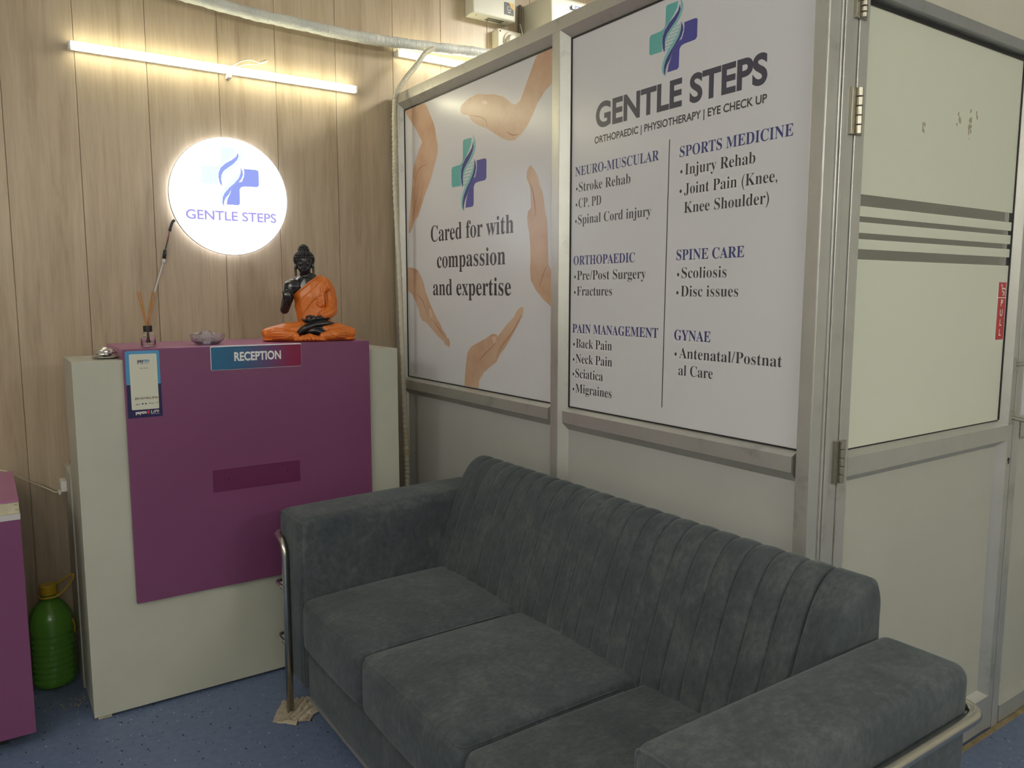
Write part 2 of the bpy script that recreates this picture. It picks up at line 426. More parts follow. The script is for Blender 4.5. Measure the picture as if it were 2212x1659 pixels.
# ---- entrance wall (plane y = YD): jamb of ribbed profiles, header, transom board, far jamb
ent = thing('wall_entrance', None, None, (2.1, 1.1, 0), kind='structure')
bm = BM()
for a, b, yy in ((1.5853, 1.624, YD), (1.6265, 1.633, YD - .004), (1.636, 1.648, YD - .006), (1.651, 1.660, YD - .002)): box(bm, a, b, yy, YD + .034, 0, 2.9)
box(bm, 1.5853, 1.662, YD + .006, YD + .034, 0, 2.9)
obj('door_jamb', bm, M_alu, ent, bevel=.0012)
obj('door_jamb', bx(1.662, 1.698, YD + .003, YD + .05, 0, 2.12), M_alu, ent, bevel=.0015)
bm = BM(); box(bm, 2.6155, 2.655, YD - .002, YD + .05, 0, 2.12); box(bm, 2.655, 2.668, YD + .012, YD + .05, 0, 2.12)
obj('door_jamb', bm, M_alu, ent, bevel=.0015)
obj('header_rail', bx(1.662, 4.2, YD - .002, YD + .05, 2.085, 2.114), alu_mat('grey aluminium', (.36, .37, .38)), ent, bevel=.0015)
obj('transom_panel', bx(1.662, 4.2, YD + .02, YD + .04, 2.114, ZC), M_wall, ent)
# fixed light to the right of the door
win = thing('window_1', None, None, (3.4, 1.1, 0), kind='structure')
bm = BM(); sec = lambda z0, z1, ct, cb: [(YG, z0 - cb), (YD, z0), (YD, z1), (YG, z1 + ct), (YG + .04, z1 + ct), (YG + .04, z0 - cb)]
def rail_x(name, x0, x1, z0, z1, ct, cb, parent):
    s = sec(z0, z1, ct, cb); bm = BM(); sweep(bm, [[(x0, y, z) for y, z in s], [(x1, y, z) for y, z in s]], None)
    return obj(name, bm, M_alu, parent)
rail_x('window_rail', 2.668, 4.2, .955, 1.0, .012, .02, win)
rail_x('window_rail', 2.668, 4.2, 0, .062, .012, 0, win)
obj('lower_panel', bx(2.668, 4.2, YG, YG + .012, .06, .97), M_doorinf, win)
obj('frosted_pane', bx(2.668, 4.2, YG, YG + .006, .995, 2.086), M_vinyl, win)

# ---- the door leaf
door = thing('door_1', None, None, (2.15, 1.1, 0), kind='structure')
obj('stile', bx(1.70, 1.738, YD, YD + .045, .01, 2.083), M_alu, door, bevel=.0015)
s = [(YG, 2.566), (YD, 2.584), (YD, 2.613), (YD + .045, 2.613), (YD + .045, 2.566)]
bm = BM(); sweep(bm, [[(x, y, .01) for y, x in s], [(x, y, 2.083) for y, x in s]], None); obj('stile', bm, M_alu, door)
rail_x('rail', 1.738, 2.584, .952, .999, .013, .022, door)
rail_x('rail', 1.738, 2.584, .012, .122, .012, 0, door)
obj('lower_panel', bx(1.738, 2.57, YG, YG + .01, .11, .96), M_doorinf, door)
obj('glass_pane', bx(1.738, 2.57, YG, YG + .005, .99, 2.083), M_pane, door)
for a in ((2.5655, 2.574, YG - .006, YG - .0005, 1.014, 2.073), (1.738, 2.574, YG - .006, YG - .0005, 2.073, 2.083), (1.74, 2.57, YG - .003, YG - .0005, 1.005, 1.014)): obj('gasket', bx(*a), M_black, door)
for a, b in ((1.6382, 2.075), (1.586, 1.6106), (1.5466, 1.5725), (1.5077, 1.5318), (1.012, 1.4828)):
    obj('frosted_film', bx(1.739, 2.566, YG - .0022, YG - .0008, a, b), M_film, door)
bm = BM()
for cx, cz, n, sx, sz in ((2.215, 1.874, 7, .008, .017), (2.279, 1.853, 26, .014, .034), (2.312, 1.882, 5, .008, .01), (2.042, 1.825, 7, .01, .025)):
    for i in range(n):
        x, z = cx + random.gauss(0, sx * .45), cz + random.gauss(0, sz * .5); r = random.uniform(.002, .0075)
        poly(bm, [(x + r * random.uniform(.5, 1) * math.cos(t) * .7, YG - .0026 - i * .00001, z + r * random.uniform(.6, 1.4) * math.sin(t)) for t in [k * math.pi / 4 for k in range(8)]])
obj('peeled_patch', bm, mat('peeled film residue', (.42, .36, .26), .7), door)
M_hinge = mat('stainless hinge', (.40, .38, .32), .33, .9)
for z0, z1 in ((1.764, 1.869), (.943, 1.047), (2.02, 2.083)):
    bm = BM(); n = 5
    for i in range(n):
        h = (z1 - z0) / n
        tube(bm, [(1.6995, YD - .009, z0 + h * i + .0012), (1.6995, YD - .009, z0 + h * (i + 1) - .0012)], .0075, 12)
    box(bm, 1.678, 1.721, YD - .0045, YD + .003, z0, z1)
    obj('hinge', bm, M_hinge, door, bevel=.0006)
hx = 2.598
pts = fillet([(hx, YD + .001, 1.185), (hx, YD - .048, 1.192), (hx, YD - .048, 1.015), (hx, YD + .001, 1.022)], .014)
bm = BM(); tube(bm, pts, .0065, 10); box(bm, hx - .011, hx + .011, YD - .006, YD + .001, 1.166, 1.204); box(bm, hx - .011, hx + .011, YD - .006, YD + .001, 1.003, 1.041)
obj('handle', bm, mat('satin nickel', (.5, .49, .44), .32, .9), door, bevel=.001)
bm = BM(); tube(bm, [(2.6, YD - .0015, .89), (2.6, YD + .002, .89)], .006, 14); box(bm, 2.598, 2.602, YD - .0017, YD, .876, .89)
obj('keyhole', bm, M_dark, door)
# PULL sticker
st = thing('pull_sticker', 'red vertical PULL sticker with white border at door glass edge', 'sign', (2.535, YG - .003, 1.259))
ys = YG - .0032
def rrect(x0, x1, z0, z1, r, y, n=4):
    pts = []
    for cx, cz, a0 in ((x1 - r, z1 - r, 0), (x0 + r, z1 - r, 90), (x0 + r, z0 + r, 180), (x1 - r, z0 + r, 270)):
        for k in range(n + 1):
            a = math.radians(a0 + 90 * k / n); pts.append((cx + r * math.cos(a), y, cz + r * math.sin(a)))
    return pts
def slab(bm, x0, x1, z0, z1, r, yf, t, mi=0):
    a = rrect(x0, x1, z0, z1, r, yf); sweep(bm, [a, [(p[0], p[1] + t, p[2]) for p in a]], None, True, mi)
bm = BM(); slab(bm, 2.508, 2.562, 1.259, 1.436, .003, ys, .001); obj('backing', bm, M_white, st)
M_red = mat('red vinyl', (.50, .03, .03), .35)
bm = BM(); slab(bm, 2.511, 2.559, 1.262, 1.3865, .001, ys - .0006, .0005); slab(bm, 2.511, 2.559, 1.389, 1.433, .001, ys - .0006, .0005); obj('red_field', bm, M_red, st)
bm = BM()
for i, c in enumerate('PULL'): put_text(bm, c, (2.535, ys - .0012, 1.363 - i * .0295), (1, 0, 0), (0, 0, 1), .019, None, 'center', .022)
obj('lettering', bm, M_white, st)
bm = BM(); yy = ys - .0012; NV = Vector((0, -1, 0))
poly(bm, [(2.527 + .004 * math.cos(t), yy, 1.424 + .004 * math.sin(t)) for t in [k * math.pi / 5 for k in range(10)]])
for p in ([(2.529, 1.419), (2.533, 1.405)], [(2.531, 1.416), (2.545, 1.4145), (2.553, 1.412)], [(2.533, 1.405), (2.543, 1.401), (2.536, 1.393)], [(2.533, 1.405), (2.545, 1.405), (2.547, 1.394)]):
    stroke(bm, [(x, yy, z) for x, z in p], .0038, NV, taper=False)
stroke(bm, [(2.554, yy, 1.431), (2.554, yy, 1.391)], .002, NV, taper=False)
obj('pictogram', bm, M_white, st)
struct(obj('baseboard_entrance', bx(1.60, 4.2, YD - .016, YD - .0025, 0, .005), mottled('brown grimy sealant', (.20, .15, .07), (.38, .30, .17), 25, .7)))
# made-up strip imitating a reflection in the clear door bands
struct(obj('reflection_strip', bx(4.17, 4.2, 2.11, 2.15, 0, ZC), M_alu))

# ================================================================== POSTERS (vinyl on the partition glass)
PX = XG - .0006           # print plane; right = -y, up = z
RT, UP = (0, -1, 0), (0, 0, 1)
NX = Vector((-1, 0, 0))
LOGO = {
 "teal": [(-0.142,0.441),(-0.112,0.459),(-0.024,0.458),(0.091,0.453),(0.077,0.374),(0.022,0.302),(-0.060,0.224),(-0.142,0.162),(-0.183,0.093),(-0.204,0.021),(-0.205,-0.062),(-0.196,-0.148),(-0.425,-0.147),(-0.458,-0.120),(-0.458,0.103),(-0.432,0.133),(-0.343,0.135),(-0.242,0.137),(-0.185,0.151),(-0.152,0.185),(-0.143,0.228)],
 "band": [(0.128,0.399),(0.096,0.323),(0.022,0.262),(-0.076,0.202),(-0.153,0.130),(-0.190,0.052),(-0.198,-0.030),(-0.183,-0.115),(-0.150,-0.176),(-0.143,-0.119),(-0.152,-0.052),(-0.141,0.013),(-0.107,0.075),(-0.028,0.138),(0.053,0.200),(0.117,0.272),(0.143,0.332)],
 "teal2": [(0.117,0.500),(0.166,0.433),(0.191,0.373),(0.180,0.295),(0.133,0.221),(0.062,0.150),(-0.013,0.095),(-0.088,0.031),(-0.129,-0.038),(-0.139,-0.111),(-0.149,-0.052),(-0.138,0.013),(-0.104,0.074),(-0.025,0.138),(0.056,0.200),(0.120,0.271),(0.150,0.347),(0.147,0.420)],
 "blue": [(0.213,0.138),(0.410,0.138),(0.449,0.126),(0.458,0.104),(0.456,-0.116),(0.423,-0.144),(0.223,-0.148),(0.166,-0.162),(0.137,-0.200),(0.132,-0.435),(0.103,-0.460),(-0.085,-0.459),(-0.067,-0.367),(-0.027,-0.289),(-0.000,-0.217),(0.049,-0.149),(0.129,-0.085),(0.177,-0.070),(0.212,0.018),(0.219,0.081)],
 "band2": [(0.154,0.170),(0.194,0.100),(0.203,0.043),(0.171,-0.034),(0.129,-0.085),(0.049,-0.149),(-0.000,-0.217),(-0.034,-0.288),(-0.093,-0.356),(-0.121,-0.420),(-0.125,-0.500),(-0.154,-0.434),(-0.146,-0.351),(-0.115,-0.280),(-0.032,-0.181),(0.049,-0.108),(0.124,-0.020),(0.156,0.057),(0.160,0.121)],
 "teal3": [(0.138,0.132),(0.153,0.057),(0.120,-0.016),(0.046,-0.105),(-0.036,-0.177),(-0.119,-0.276),(-0.149,-0.351),(-0.157,-0.430),(-0.128,-0.500),(-0.178,-0.457),(-0.197,-0.397),(-0.186,-0.314),(-0.145,-0.235),(-0.078,-0.151),(0.008,-0.071),(0.083,0.002),(0.128,0.077)],
 "r1": [(0.049,0.123),(0.141,0.135),(0.141,0.119),(0.029,0.106)], "r2": [(-0.003,0.081),(0.147,0.090),(0.147,0.074),(-0.023,0.066)],
 "r3": [(-0.055,0.039),(0.131,0.047),(0.124,0.030),(-0.072,0.023)], "r4": [(-0.095,-0.004),(0.098,0.003),(0.089,-0.012),(-0.109,-0.021)],
 "r5": [(-0.122,-0.049),(0.060,-0.039),(0.044,-0.054),(-0.129,-0.066)], "r6": [(-0.136,-0.097),(0.017,-0.085),(0.001,-0.099),(-0.140,-0.114)],
 "r7": [(-0.143,-0.139),(-0.032,-0.128),(-0.048,-0.143),(-0.147,-0.155)]}
def put_logo(parent, org, right, h, mats, eps, off=None):
    org, right, up = Vector(org), Vector(right), Vector((0, 0, 1)); n = right.cross(up)
    bm = BM()
    for i, (k, pts) in enumerate(LOGO.items()):
        mi = {'teal': 0, 'teal2': 1, 'teal3': 1, 'blue': 2, 'band': 3, 'band2': 3}.get(k, 1)
        e = eps * (.2 if k in ('teal', 'blue') else .6 if k.startswith('r') else 1)
        poly(bm, [org + right * (x * h) + up * (z * h) + n * e for x, z in pts], mi)
    return obj('printed_logo', bm, mats, parent)
# --- left poster: five hands round a motto
p1 = thing('poster', 'grey poster with five printed hands reading Cared for with compassion and expertise', 'poster', (XG, 2.65, 1.018))
obj('vinyl_sheet', bx(XG - .0006, XG + .003, 2.1005, 3.1955, 1.0235, 2.2055), M_vinyl, p1); gasket(p1, 2.1005, 3.1955, 1.0235, 2.2055, 'tbl')
HANDS = {
'h1':[(3.205,2.215),(3.122,2.2145),(3.015,2.2095),(2.988,2.183),(2.957,2.138),(2.931,2.104),(2.916,2.071),(2.911,2.046),(2.897,2.009),(2.900,1.980),(2.914,1.952),(2.936,1.920),(2.958,1.883),(2.986,1.850),(3.009,1.827),(3.044,1.779),(3.079,1.735),(3.109,1.721),(3.133,1.691),(3.158,1.666),(3.172,1.669),(3.168,1.720),(3.154,1.773),(3.143,1.825),(3.133,1.869),(3.126,1.908),(3.119,1.944),(3.089,1.981),(3.065,2.014),(3.031,2.042),(3.058,2.069),(3.091,2.106),(3.124,2.137),(3.170,2.177),(3.205,2.205)],
'h2':[(2.200,2.214),(2.096,2.212),(2.096,2.095),(2.154,2.075),(2.203,2.041),(2.231,2.006),(2.260,1.978),(2.297,1.955),(2.335,1.941),(2.373,1.944),(2.413,1.958),(2.470,1.986),(2.529,2.015),(2.572,2.030),(2.616,2.051),(2.638,2.068),(2.650,2.083),(2.698,2.095),(2.713,2.110),(2.708,2.130),(2.651,2.146),(2.579,2.149),(2.528,2.136),(2.469,2.125),(2.413,2.105),(2.381,2.088),(2.358,2.071),(2.335,2.062),(2.304,2.069),(2.282,2.098),(2.246,2.147),(2.218,2.185)],
'h3':[(2.239,1.842),(2.219,1.824),(2.198,1.800),(2.187,1.770),(2.169,1.740),(2.162,1.711),(2.155,1.677),(2.144,1.644),(2.139,1.586),(2.135,1.498),(2.116,1.476),(2.096,1.44),(2.096,1.335),(2.114,1.352),(2.167,1.382),(2.209,1.414),(2.237,1.447),(2.242,1.485),(2.239,1.523),(2.242,1.577),(2.247,1.609),(2.255,1.635),(2.260,1.665),(2.255,1.684),(2.237,1.697),(2.239,1.739),(2.244,1.769),(2.264,1.800),(2.263,1.821),(2.252,1.836)],
'h4':[(3.205,1.517),(3.144,1.515),(3.091,1.504),(3.056,1.472),(3.035,1.445),(3.021,1.411),(2.994,1.377),(2.966,1.341),(2.946,1.321),(2.919,1.292),(2.892,1.273),(2.873,1.247),(2.846,1.232),(2.837,1.216),(2.820,1.213),(2.810,1.194),(2.817,1.178),(2.834,1.183),(2.851,1.185),(2.867,1.201),(2.907,1.216),(2.948,1.237),(2.982,1.256),(3.018,1.275),(3.054,1.281),(3.075,1.301),(3.089,1.332),(3.118,1.370),(3.147,1.397),(3.178,1.411),(3.205,1.412)],
'h5':[(2.697,1.026),(2.588,1.026),(2.582,1.061),(2.547,1.095),(2.502,1.120),(2.458,1.141),(2.437,1.170),(2.405,1.195),(2.364,1.235),(2.313,1.291),(2.289,1.317),(2.284,1.331),(2.281,1.348),(2.296,1.353),(2.318,1.342),(2.343,1.313),(2.384,1.289),(2.426,1.258),(2.451,1.238),(2.458,1.248),(2.491,1.247),(2.535,1.227),(2.592,1.208),(2.640,1.191),(2.670,1.167),(2.680,1.135),(2.689,1.090)]}
EXTRA = {
'nail1':[(3.120,1.902),(3.107,1.895),(3.116,1.867),(3.127,1.866)],'nail2':[(2.549,2.119),(2.519,2.112),(2.515,2.099),(2.545,2.102),(2.554,2.111)],
'nail4':[(2.990,1.334),(2.967,1.331),(2.960,1.304),(2.981,1.295)],'nail5':[(2.491,1.235),(2.460,1.240),(2.458,1.222),(2.480,1.212)],
'c1':[(2.995,1.943),(3.039,1.941),(3.079,1.923),(3.104,1.879)],'c1b':[(3.075,1.876),(3.082,1.829),(3.113,1.769),(3.151,1.698)],'c1c':[(3.036,1.840),(3.060,1.796),(3.096,1.747)],
'c2':[(2.643,2.081),(2.571,2.063),(2.528,2.042),(2.520,2.016)],'c2b':[(2.389,1.979),(2.350,1.960),(2.312,1.958)],
'c3':[(2.244,1.785),(2.226,1.750),(2.215,1.707),(2.207,1.661)],'c3b':[(2.146,1.493),(2.168,1.457),(2.186,1.420)],
'c4':[(3.102,1.397),(3.051,1.370),(3.002,1.310)],'c4b':[(2.954,1.287),(2.906,1.252),(2.847,1.215)],
'c5':[(2.581,1.139),(2.536,1.169),(2.469,1.209)],'c5b':[(2.458,1.156),(2.426,1.200),(2.343,1.267),(2.294,1.325)]}
for k, pts in HANDS.items():
    bm = BM()
    poly(bm, [(PX - .0003, min(3.19, max(2.1012, p.x)), min(2.2, max(1.0275, p.y))) for p in [Vector(q) for q in pts]], 0)
    for e, q in EXTRA.items():
        if e[1 if e[0] == 'c' else 4] != k[1]: continue
        if e[0] == 'n': poly(bm, [(PX - .0006, y, z) for y, z in q], 2)
        else: stroke(bm, catmull([(PX - .0006, y, z) for y, z in q], 4), .005, NX, 1)
    obj('printed_hand', bm, [M_skin, M_skind, M_nail], p1)
put_logo(p1, (PX, 2.655, 1.8665), RT, .2856, [M_teal, M_teall, M_blue, M_band], .0006)
for s_, a, b, z, c in (("Cared for with", 2.966, 2.344, 1.618, .066), ("compassion", 2.915, 2.397, 1.507, .066), ("and expertise", 2.952, 2.361, 1.393, .066)):
    bm = BM(); put_text(bm, s_, (PX - .0004, a, z), RT, UP, c, a - b, ser=True); obj('lettering', bm, M_inkdark, p1)
# --- right poster: list of services
p2 = thing('poster', 'grey poster listing clinic services in two columns under a large heading', 'poster', (XG, 1.57, 1.018))
obj('vinyl_sheet', bx(XG - .0006, XG + .003, 1.1305, 2.0175, 1.0235, 2.2055), M_vinyl, p2); gasket(p2, 1.1305, 2.0175, 1.0235, 2.2055, 'tbl')
put_logo(p2, (PX, 1.579, 2.095), RT, .1946, [M_teal, M_teall, M_blue, M_band], .0006)
bm = BM(); put_text(bm, "GENTLE STEPS", (PX - .0004, 1.896, 1.9085), RT, UP, .072, .635, bold=.034); obj('brand_lettering', bm, M_inkgrey, p2)
bm = BM(); put_text(bm, "ORTHOPAEDIC | PHYSIOTHERAPY | EYE CHECK UP", (PX - .0004, 1.901, 1.861), RT, UP, .0205, .641, bold=.02); obj('tagline_lettering', bm, M_inkdark, p2)
HEAD = [("NEURO-MUSCULAR", 1.994, 1.621, 1.7735), ("ORTHOPAEDIC", 1.999, 1.711, 1.4922), ("PAIN MANAGEMENT", 2.001, 1.609, 1.2725), ("SPORTS MEDICINE", 1.542, 1.181, 1.770), ("SPINE CARE", 1.545, 1.312, 1.4918), ("GYNAE", 1.546, 1.414, 1.2705)]
LIST = [("Stroke Rehab", 1.975, 1.736, 1.723), ("CP, PD", 1.976, 1.866, 1.673), ("Spinal Cord injury", 1.978, 1.647, 1.621), ("Pre/Post Surgery", 1.980, 1.664, 1.4435), ("Fractures", 1.980, 1.810, 1.3934), ("Back Pain", 1.982, 1.807, 1.224), ("Neck Pain", 1.983, 1.805, 1.174), ("Sciatica", 1.984, 1.847, 1.1254), ("Migraines", 1.983, 1.805, 1.0755), ("Injury Rehab", 1.521, 1.288, 1.7206), ("Joint Pain (Knee,", 1.522, 1.221, 1.6685), ("Knee Shoulder)", 1.521, 1.243, 1.6185), ("Scoliosis", 1.524, 1.367, 1.442), ("Disc issues", 1.525, 1.327, 1.392), ("Antenatal/Postnat", 1.526, 1.187, 1.2208), ("al Care", 1.527, 1.403, 1.1725)]
for s_, a, b, z in HEAD:
    bm = BM(); put_text(bm, s_, (PX - .0004, a, z), RT, UP, .0283, a - b, ser=True); obj('heading_lettering', bm, M_inknavy, p2)
for s_, a, b, z in LIST:
    bm = BM()
    put_text(bm, s_, (PX - .0004, a, z), RT, UP, .0290, a - b, ser=True, bold=-.006)
    if s_ not in ("Knee Shoulder)", "al Care"):
        yb_ = a + (.0105 if a > 1.8 else .013)
        poly(bm, [(PX - .0004, yb_ + .0042 * math.cos(t), z + .010 + .0048 * math.sin(t)) for t in [k * math.pi / 6 for k in range(12)]])
    obj('list_lettering', bm, M_inkdark, p2)
bm = BM(); stroke(bm, [(PX - .0004, 1.581, 1.824), (PX - .0004, 1.588, 1.073)], .0034, NX, taper=False); obj('divider_line', bm, M_inkdark, p2)

# ================================================================== RECEPTION COUNTER
YF = 2.7615
ct = thing('reception_counter', 'tall white reception counter with large purple front panel', 'counter', (.8, 2.9, 0))
bm = BM(); box(bm, .228, 1.345, YF, YF + .27, .012, 1.187); obj('body', bm, M_cwhite, ct, bevel=.0012)
obj('front_panel', bx(.372, 1.219, YF - .0185, YF - .0002, .377, 1.2215), M_purple, ct, bevel=.001)
obj('ledge', bx(.372, 1.219, YF + .0002, 3.118, 1.1872, 1.222), M_purpleglare, ct, bevel=.001)
bm = BM(); box(bm, .629, .936, YF - .0191, YF - .0185, .717, .795)
o = obj('unfaded_patch', bm, M_patch, ct)
for x, z in ((.682, .757), (.888, .762)):
    bm = BM(); tube(bm, [(x, YF - .0195, z), (x, YF - .018, z)], .003, 10); obj('screw_hole', bm, M_dark, ct)
for x in (.26, 1.3):
    for y in (YF + .03, YF + .24): obj('foot_block', bx(x - .02, x + .02, y - .02, y + .02, 0, .012), M_board, ct)
# work desk behind the counter
wd = thing('work_desk', 'low desk with purple top hidden behind the reception counter', 'desk', (.75, 3.15, 0))
obj('side_panel', bx(.224, .242, 3.034, 3.268, 0, .775), M_cwhite, wd)
obj('back_ledge', bx(.2425, 1.30, 3.20, 3.268, 0, .785), M_purpleglare, wd)
obj('desk_top', bx(.2425, 1.30, 3.034, 3.1995, .70, .735), M_purpleglare, wd)
so = thing('socket_box', 'small white socket box on side of desk behind counter', 'socket', (.21, 3.2, .68))
obj('box', bx(.204, .2238, 3.17, 3.235, .69, .728), M_plastic, so, bevel=.002)
obj('plug', bx(.196, .2038, 3.18, 3.21, .678, .692), M_plastic, so, bevel=.002)
# sign
sg = thing('reception_sign', 'blue to crimson RECEPTION plate on top edge of purple counter', 'sign', (.797, YF - .02, 1.141))
def grad_mat():
    m = mat('blue to crimson print', (.1, .1, .3), .3, 0, .45)
    tc = N(m, 'ShaderNodeTexCoord'); sx = N(m, 'ShaderNodeSeparateXYZ'); LK(m, tc.outputs['Generated'], sx.inputs[0])
    r = ramp(m, sx.outputs[0], [(0, (.015, .12, .25)), (.3, (.022, .105, .22)), (.62, (.10, .05, .15)), (.85, (.2, .008, .06)), (1, (.19, .006, .05))])
    LK(m, r.outputs[0], bsdf(m).inputs['Base Color']); return m
bm = BM(); slab(bm, .641, .952, 1.1415, 1.2185, .003, YF - .0225, .0035); obj('plate', bm, [grad_mat()], sg)
bm = BM(); slab(bm, .639, .954, 1.1395, 1.2225, .004, YF - .0189, .0003); box(bm, .641, .952, YF - .022, YF - .019, 1.2192, 1.2218); obj('worn_edge', bm, M_white, sg)
bm = BM(); put_text(bm, "RECEPTION", (.7165, YF - .0229, 1.170), (1, 0, 0), UP, .0295, .162, bold=.03); obj('lettering', bm, M_white, sg)
# payment sticker (its code square is left blank)
pk = thing('payment_sticker', 'blue and navy payment sticker at upper left corner of purple panel', 'sticker', (.427, YF - .02, .998))
yk = YF - .0192
M_sky = mat('sky blue print', (.06, .27, .52), .35); M_navy = mat('navy print', (.010, .010, .075), .35)
bm = BM(); slab(bm, .377, .479, 1.095, 1.2165, .006, yk - .0004, .0006); obj('upper_field', bm, M_sky, pk)
bm = BM(); slab(bm, .377, .480, .999, 1.107, .0005, yk - .0005, .0006); obj('lower_field', bm, M_navy, pk)
bm = BM(); slab(bm, .3885, .4705, 1.025, 1.206, .004, yk - .0009, .0004); obj('white_field', bm, mat('cream white print', (.62, .62, .52), .4), pk)
ykt = yk - .0013
def print_(name, m, *a, **k):
    bm = BM(); put_text(bm, *a, **k); obj(name, bm, m, pk)
X_ = (1, 0, 0)
for m_, s1, xa, wa, xb, wb in ((M_navy, "pay", .4125, .0195, .4015, .0075), (M_sky, "tm", .4325, .0155, .4095, .0065)):
    print_('brand_lettering', m_, s1, (xa, ykt, 1.179), X_, UP, .0115, wa, bold=.03); print_('brand_lettering', m_, s1, (xb, ykt, 1.0415), X_, UP, .004, wb, bold=.02)
print_('small_print', M_inkdark, "Accepted Here", (.4125, ykt, 1.1735), X_, UP, .0033, .036); print_('small_print', M_inkdark, "Scan & Pay", (.431, ykt, 1.158), X_, UP, .0036, .0245, 'center', .01)
for s_, a, w_ in (("BHIM", .399, .036), ("UPI", .441, .021)): print_('small_print', M_inkdark, s_, (a, ykt, 1.058), X_, UP, .0075, w_, slant=.3)
print_('small_print', M_inkdark, "RuPay", (.4395, ykt, 1.0425), X_, UP, .0035, .0155, bold=.015, slant=.3); print_('small_print', M_inkdark, "UPI", (.459, ykt, 1.0435), X_, UP, .0035, .0095, slant=.35)
for cx in (.4215, .431):
    bm = BM(); poly(bm, [(cx + .0028 * math.cos(t), ykt, 1.0437 + .0024 * math.sin(t)) for t in [k * math.pi / 6 for k in range(12)]]); obj('round_mark', bm, M_inkdark, pk)
bm = BM(); put_text(bm, "paytm", (.3995, ykt, 1.0115), (1, 0, 0), UP, .0105, .032, bold=.03); put_text(bm, "UPI", (.4435, ykt, 1.0115), (1, 0, 0), UP, .0095, .0225, slant=.35, bold=.005)
stroke(bm, [(.444, ykt, 1.0085), (.4715, ykt, 1.0085)], .0006, NV, taper=False)
obj('white_lettering', bm, M_white, pk)
print_('red_heart', M_red, "\u2665", (.4375, ykt, 1.0105), X_, UP, .0095, .0085, 'center')
for x, z in ((.4395, 1.0615), (.4675, 1.0615), (.4705, 1.0165)):
    bm = BM(); poly(bm, [(x - .002, ykt, z + .003), (x + .002, ykt, z), (x - .002, ykt, z - .003)]); obj('red_arrow', bm, M_red, pk)

# ---- things on the counter
rd = thing('reed_diffuser', 'small clear reed diffuser bottle with black collar and brown sticks', 'diffuser', (.466, 2.849, 1.222))
c0 = (.466, 2.849, 1.2222)
prof = [(.0205, .0), (.0228, .003), (.0232, .008), (.0228, .036), (.019, .045), (.0125, .049), (.0125, .053)]
inner = [(.0105, .0525), (.0105, .048), (.017, .043), (.0205, .035), (.0205, .008), (.017, .005)]
bm = BM(); lathe(bm, prof + inner, c0, 32); obj('bottle', bm, M_glass, rd, True)
bm = BM(); lathe(bm, [(.019, .006), (.020, .008), (.0202, .012), (.001, .0122)], c0, 32); obj('oil', bm, mat('pale oil', (.95, .85, .9), .02, 0, .5, Transmission_Weight=1, IOR=1.2), rd, True)
bm = BM(); lathe(bm, [(.0138, .0505), (.0142, .052), (.0142, .069), (.0138, .0705), (.0115, .0705), (.0115, .0665), (.002, .0665)], c0, 32); obj('collar', bm, mat('black plastic', (.012, .011, .014), .35), rd, False)
M_reed = mottled('brown reed', (.38, .17, .05), (.46, .23, .08), 80, .6)
for bxo, tx, ty in ((-.007, -.0245, .004), (-.004, -.0175, -.004), (.004, .022, .006), (.007, .0265, -.003)):
    bm = BM(); tube(bm, [(c0[0] - bxo * .8, c0[1], c0[2] + .009), (c0[0] + bxo * .5, c0[1] + ty * .3, c0[2] + .07), (c0[0] + tx, c0[1] + ty, c0[2] + .183)], .0024, 8); obj('reed', bm, M_reed, rd, True)
bm = BM()
for z, hw in ((.033, .004), (.018, .007)):
    for k in range(4):
        a0, a1 = math.radians(222 + k * 6), math.radians(226 + k * 6)
        f = [bm.verts.new((c0[0] + .0234 * math.cos(a), c0[1] + .0234 * math.sin(a), c0[2] + zz)) for a, zz in ((a0, z), (a1, z), (a1, z + .0025), (a0, z + .0025))]; bm.faces.new(f)
obj('print_label', bm, M_dark, rd)
# crystal bowl and crystal tortoise
cb = (.662, 2.872, 1.2222)
bw = thing('glass_bowl', 'faceted clear glass bowl between reed diffuser and statue', 'bowl', cb)
bm = BM(); lathe(bm, [(.030, 0), (.036, .001), (.052, .012), (.0575, .022), (.059, .036), (.0575, .0375), (.0555, .036), (.054, .023), (.048, .0135), (.034, .006), (.004, .005)], cb, 20); obj('dish', bm, M_crystal, bw)
bm = BM()
for k in range(20):
    a = 2 * math.pi * k / 20; tube(bm, [(cb[0] + .0365 * math.cos(a), cb[1] + .0365 * math.sin(a), cb[2] + .002), (cb[0] + .0535 * math.cos(a + .16), cb[1] + .0535 * math.sin(a + .16), cb[2] + .0145)], .0015, 6)
obj('cut_ribs', bm, M_crystal, bw)
cc = Vector((.657, 2.872, 1.2305))
tt = thing('crystal_tortoise', 'clear crystal tortoise sitting inside the glass bowl', 'ornament', cc)
bm = BM()
lathe(bm, [(.028, 0.003), (.034, .010), (.032, .021), (.025, .031), (.014, .039), (.003, .0415)], cc, 9)
obj('shell', bm, M_crystal, tt)
bm = BM(); ball(bm, cc + Vector((.040, -.004, .018)), .011, 1, (1.3, .8, .8)); ball(bm, cc + Vector((.031, -.003, .012)), .008, 1, (1.3, .8, .8)); obj('head', bm, M_crystal, tt)
for sx, sy in ((.022, .022), (.022, -.022), (-.022, .022), (-.022, -.022)):
    bm = BM(); ball(bm, cc + Vector((sx, sy, .0082)), .009, 1, (1.1, 1, .8)); obj('leg', bm, M_crystal, tt)
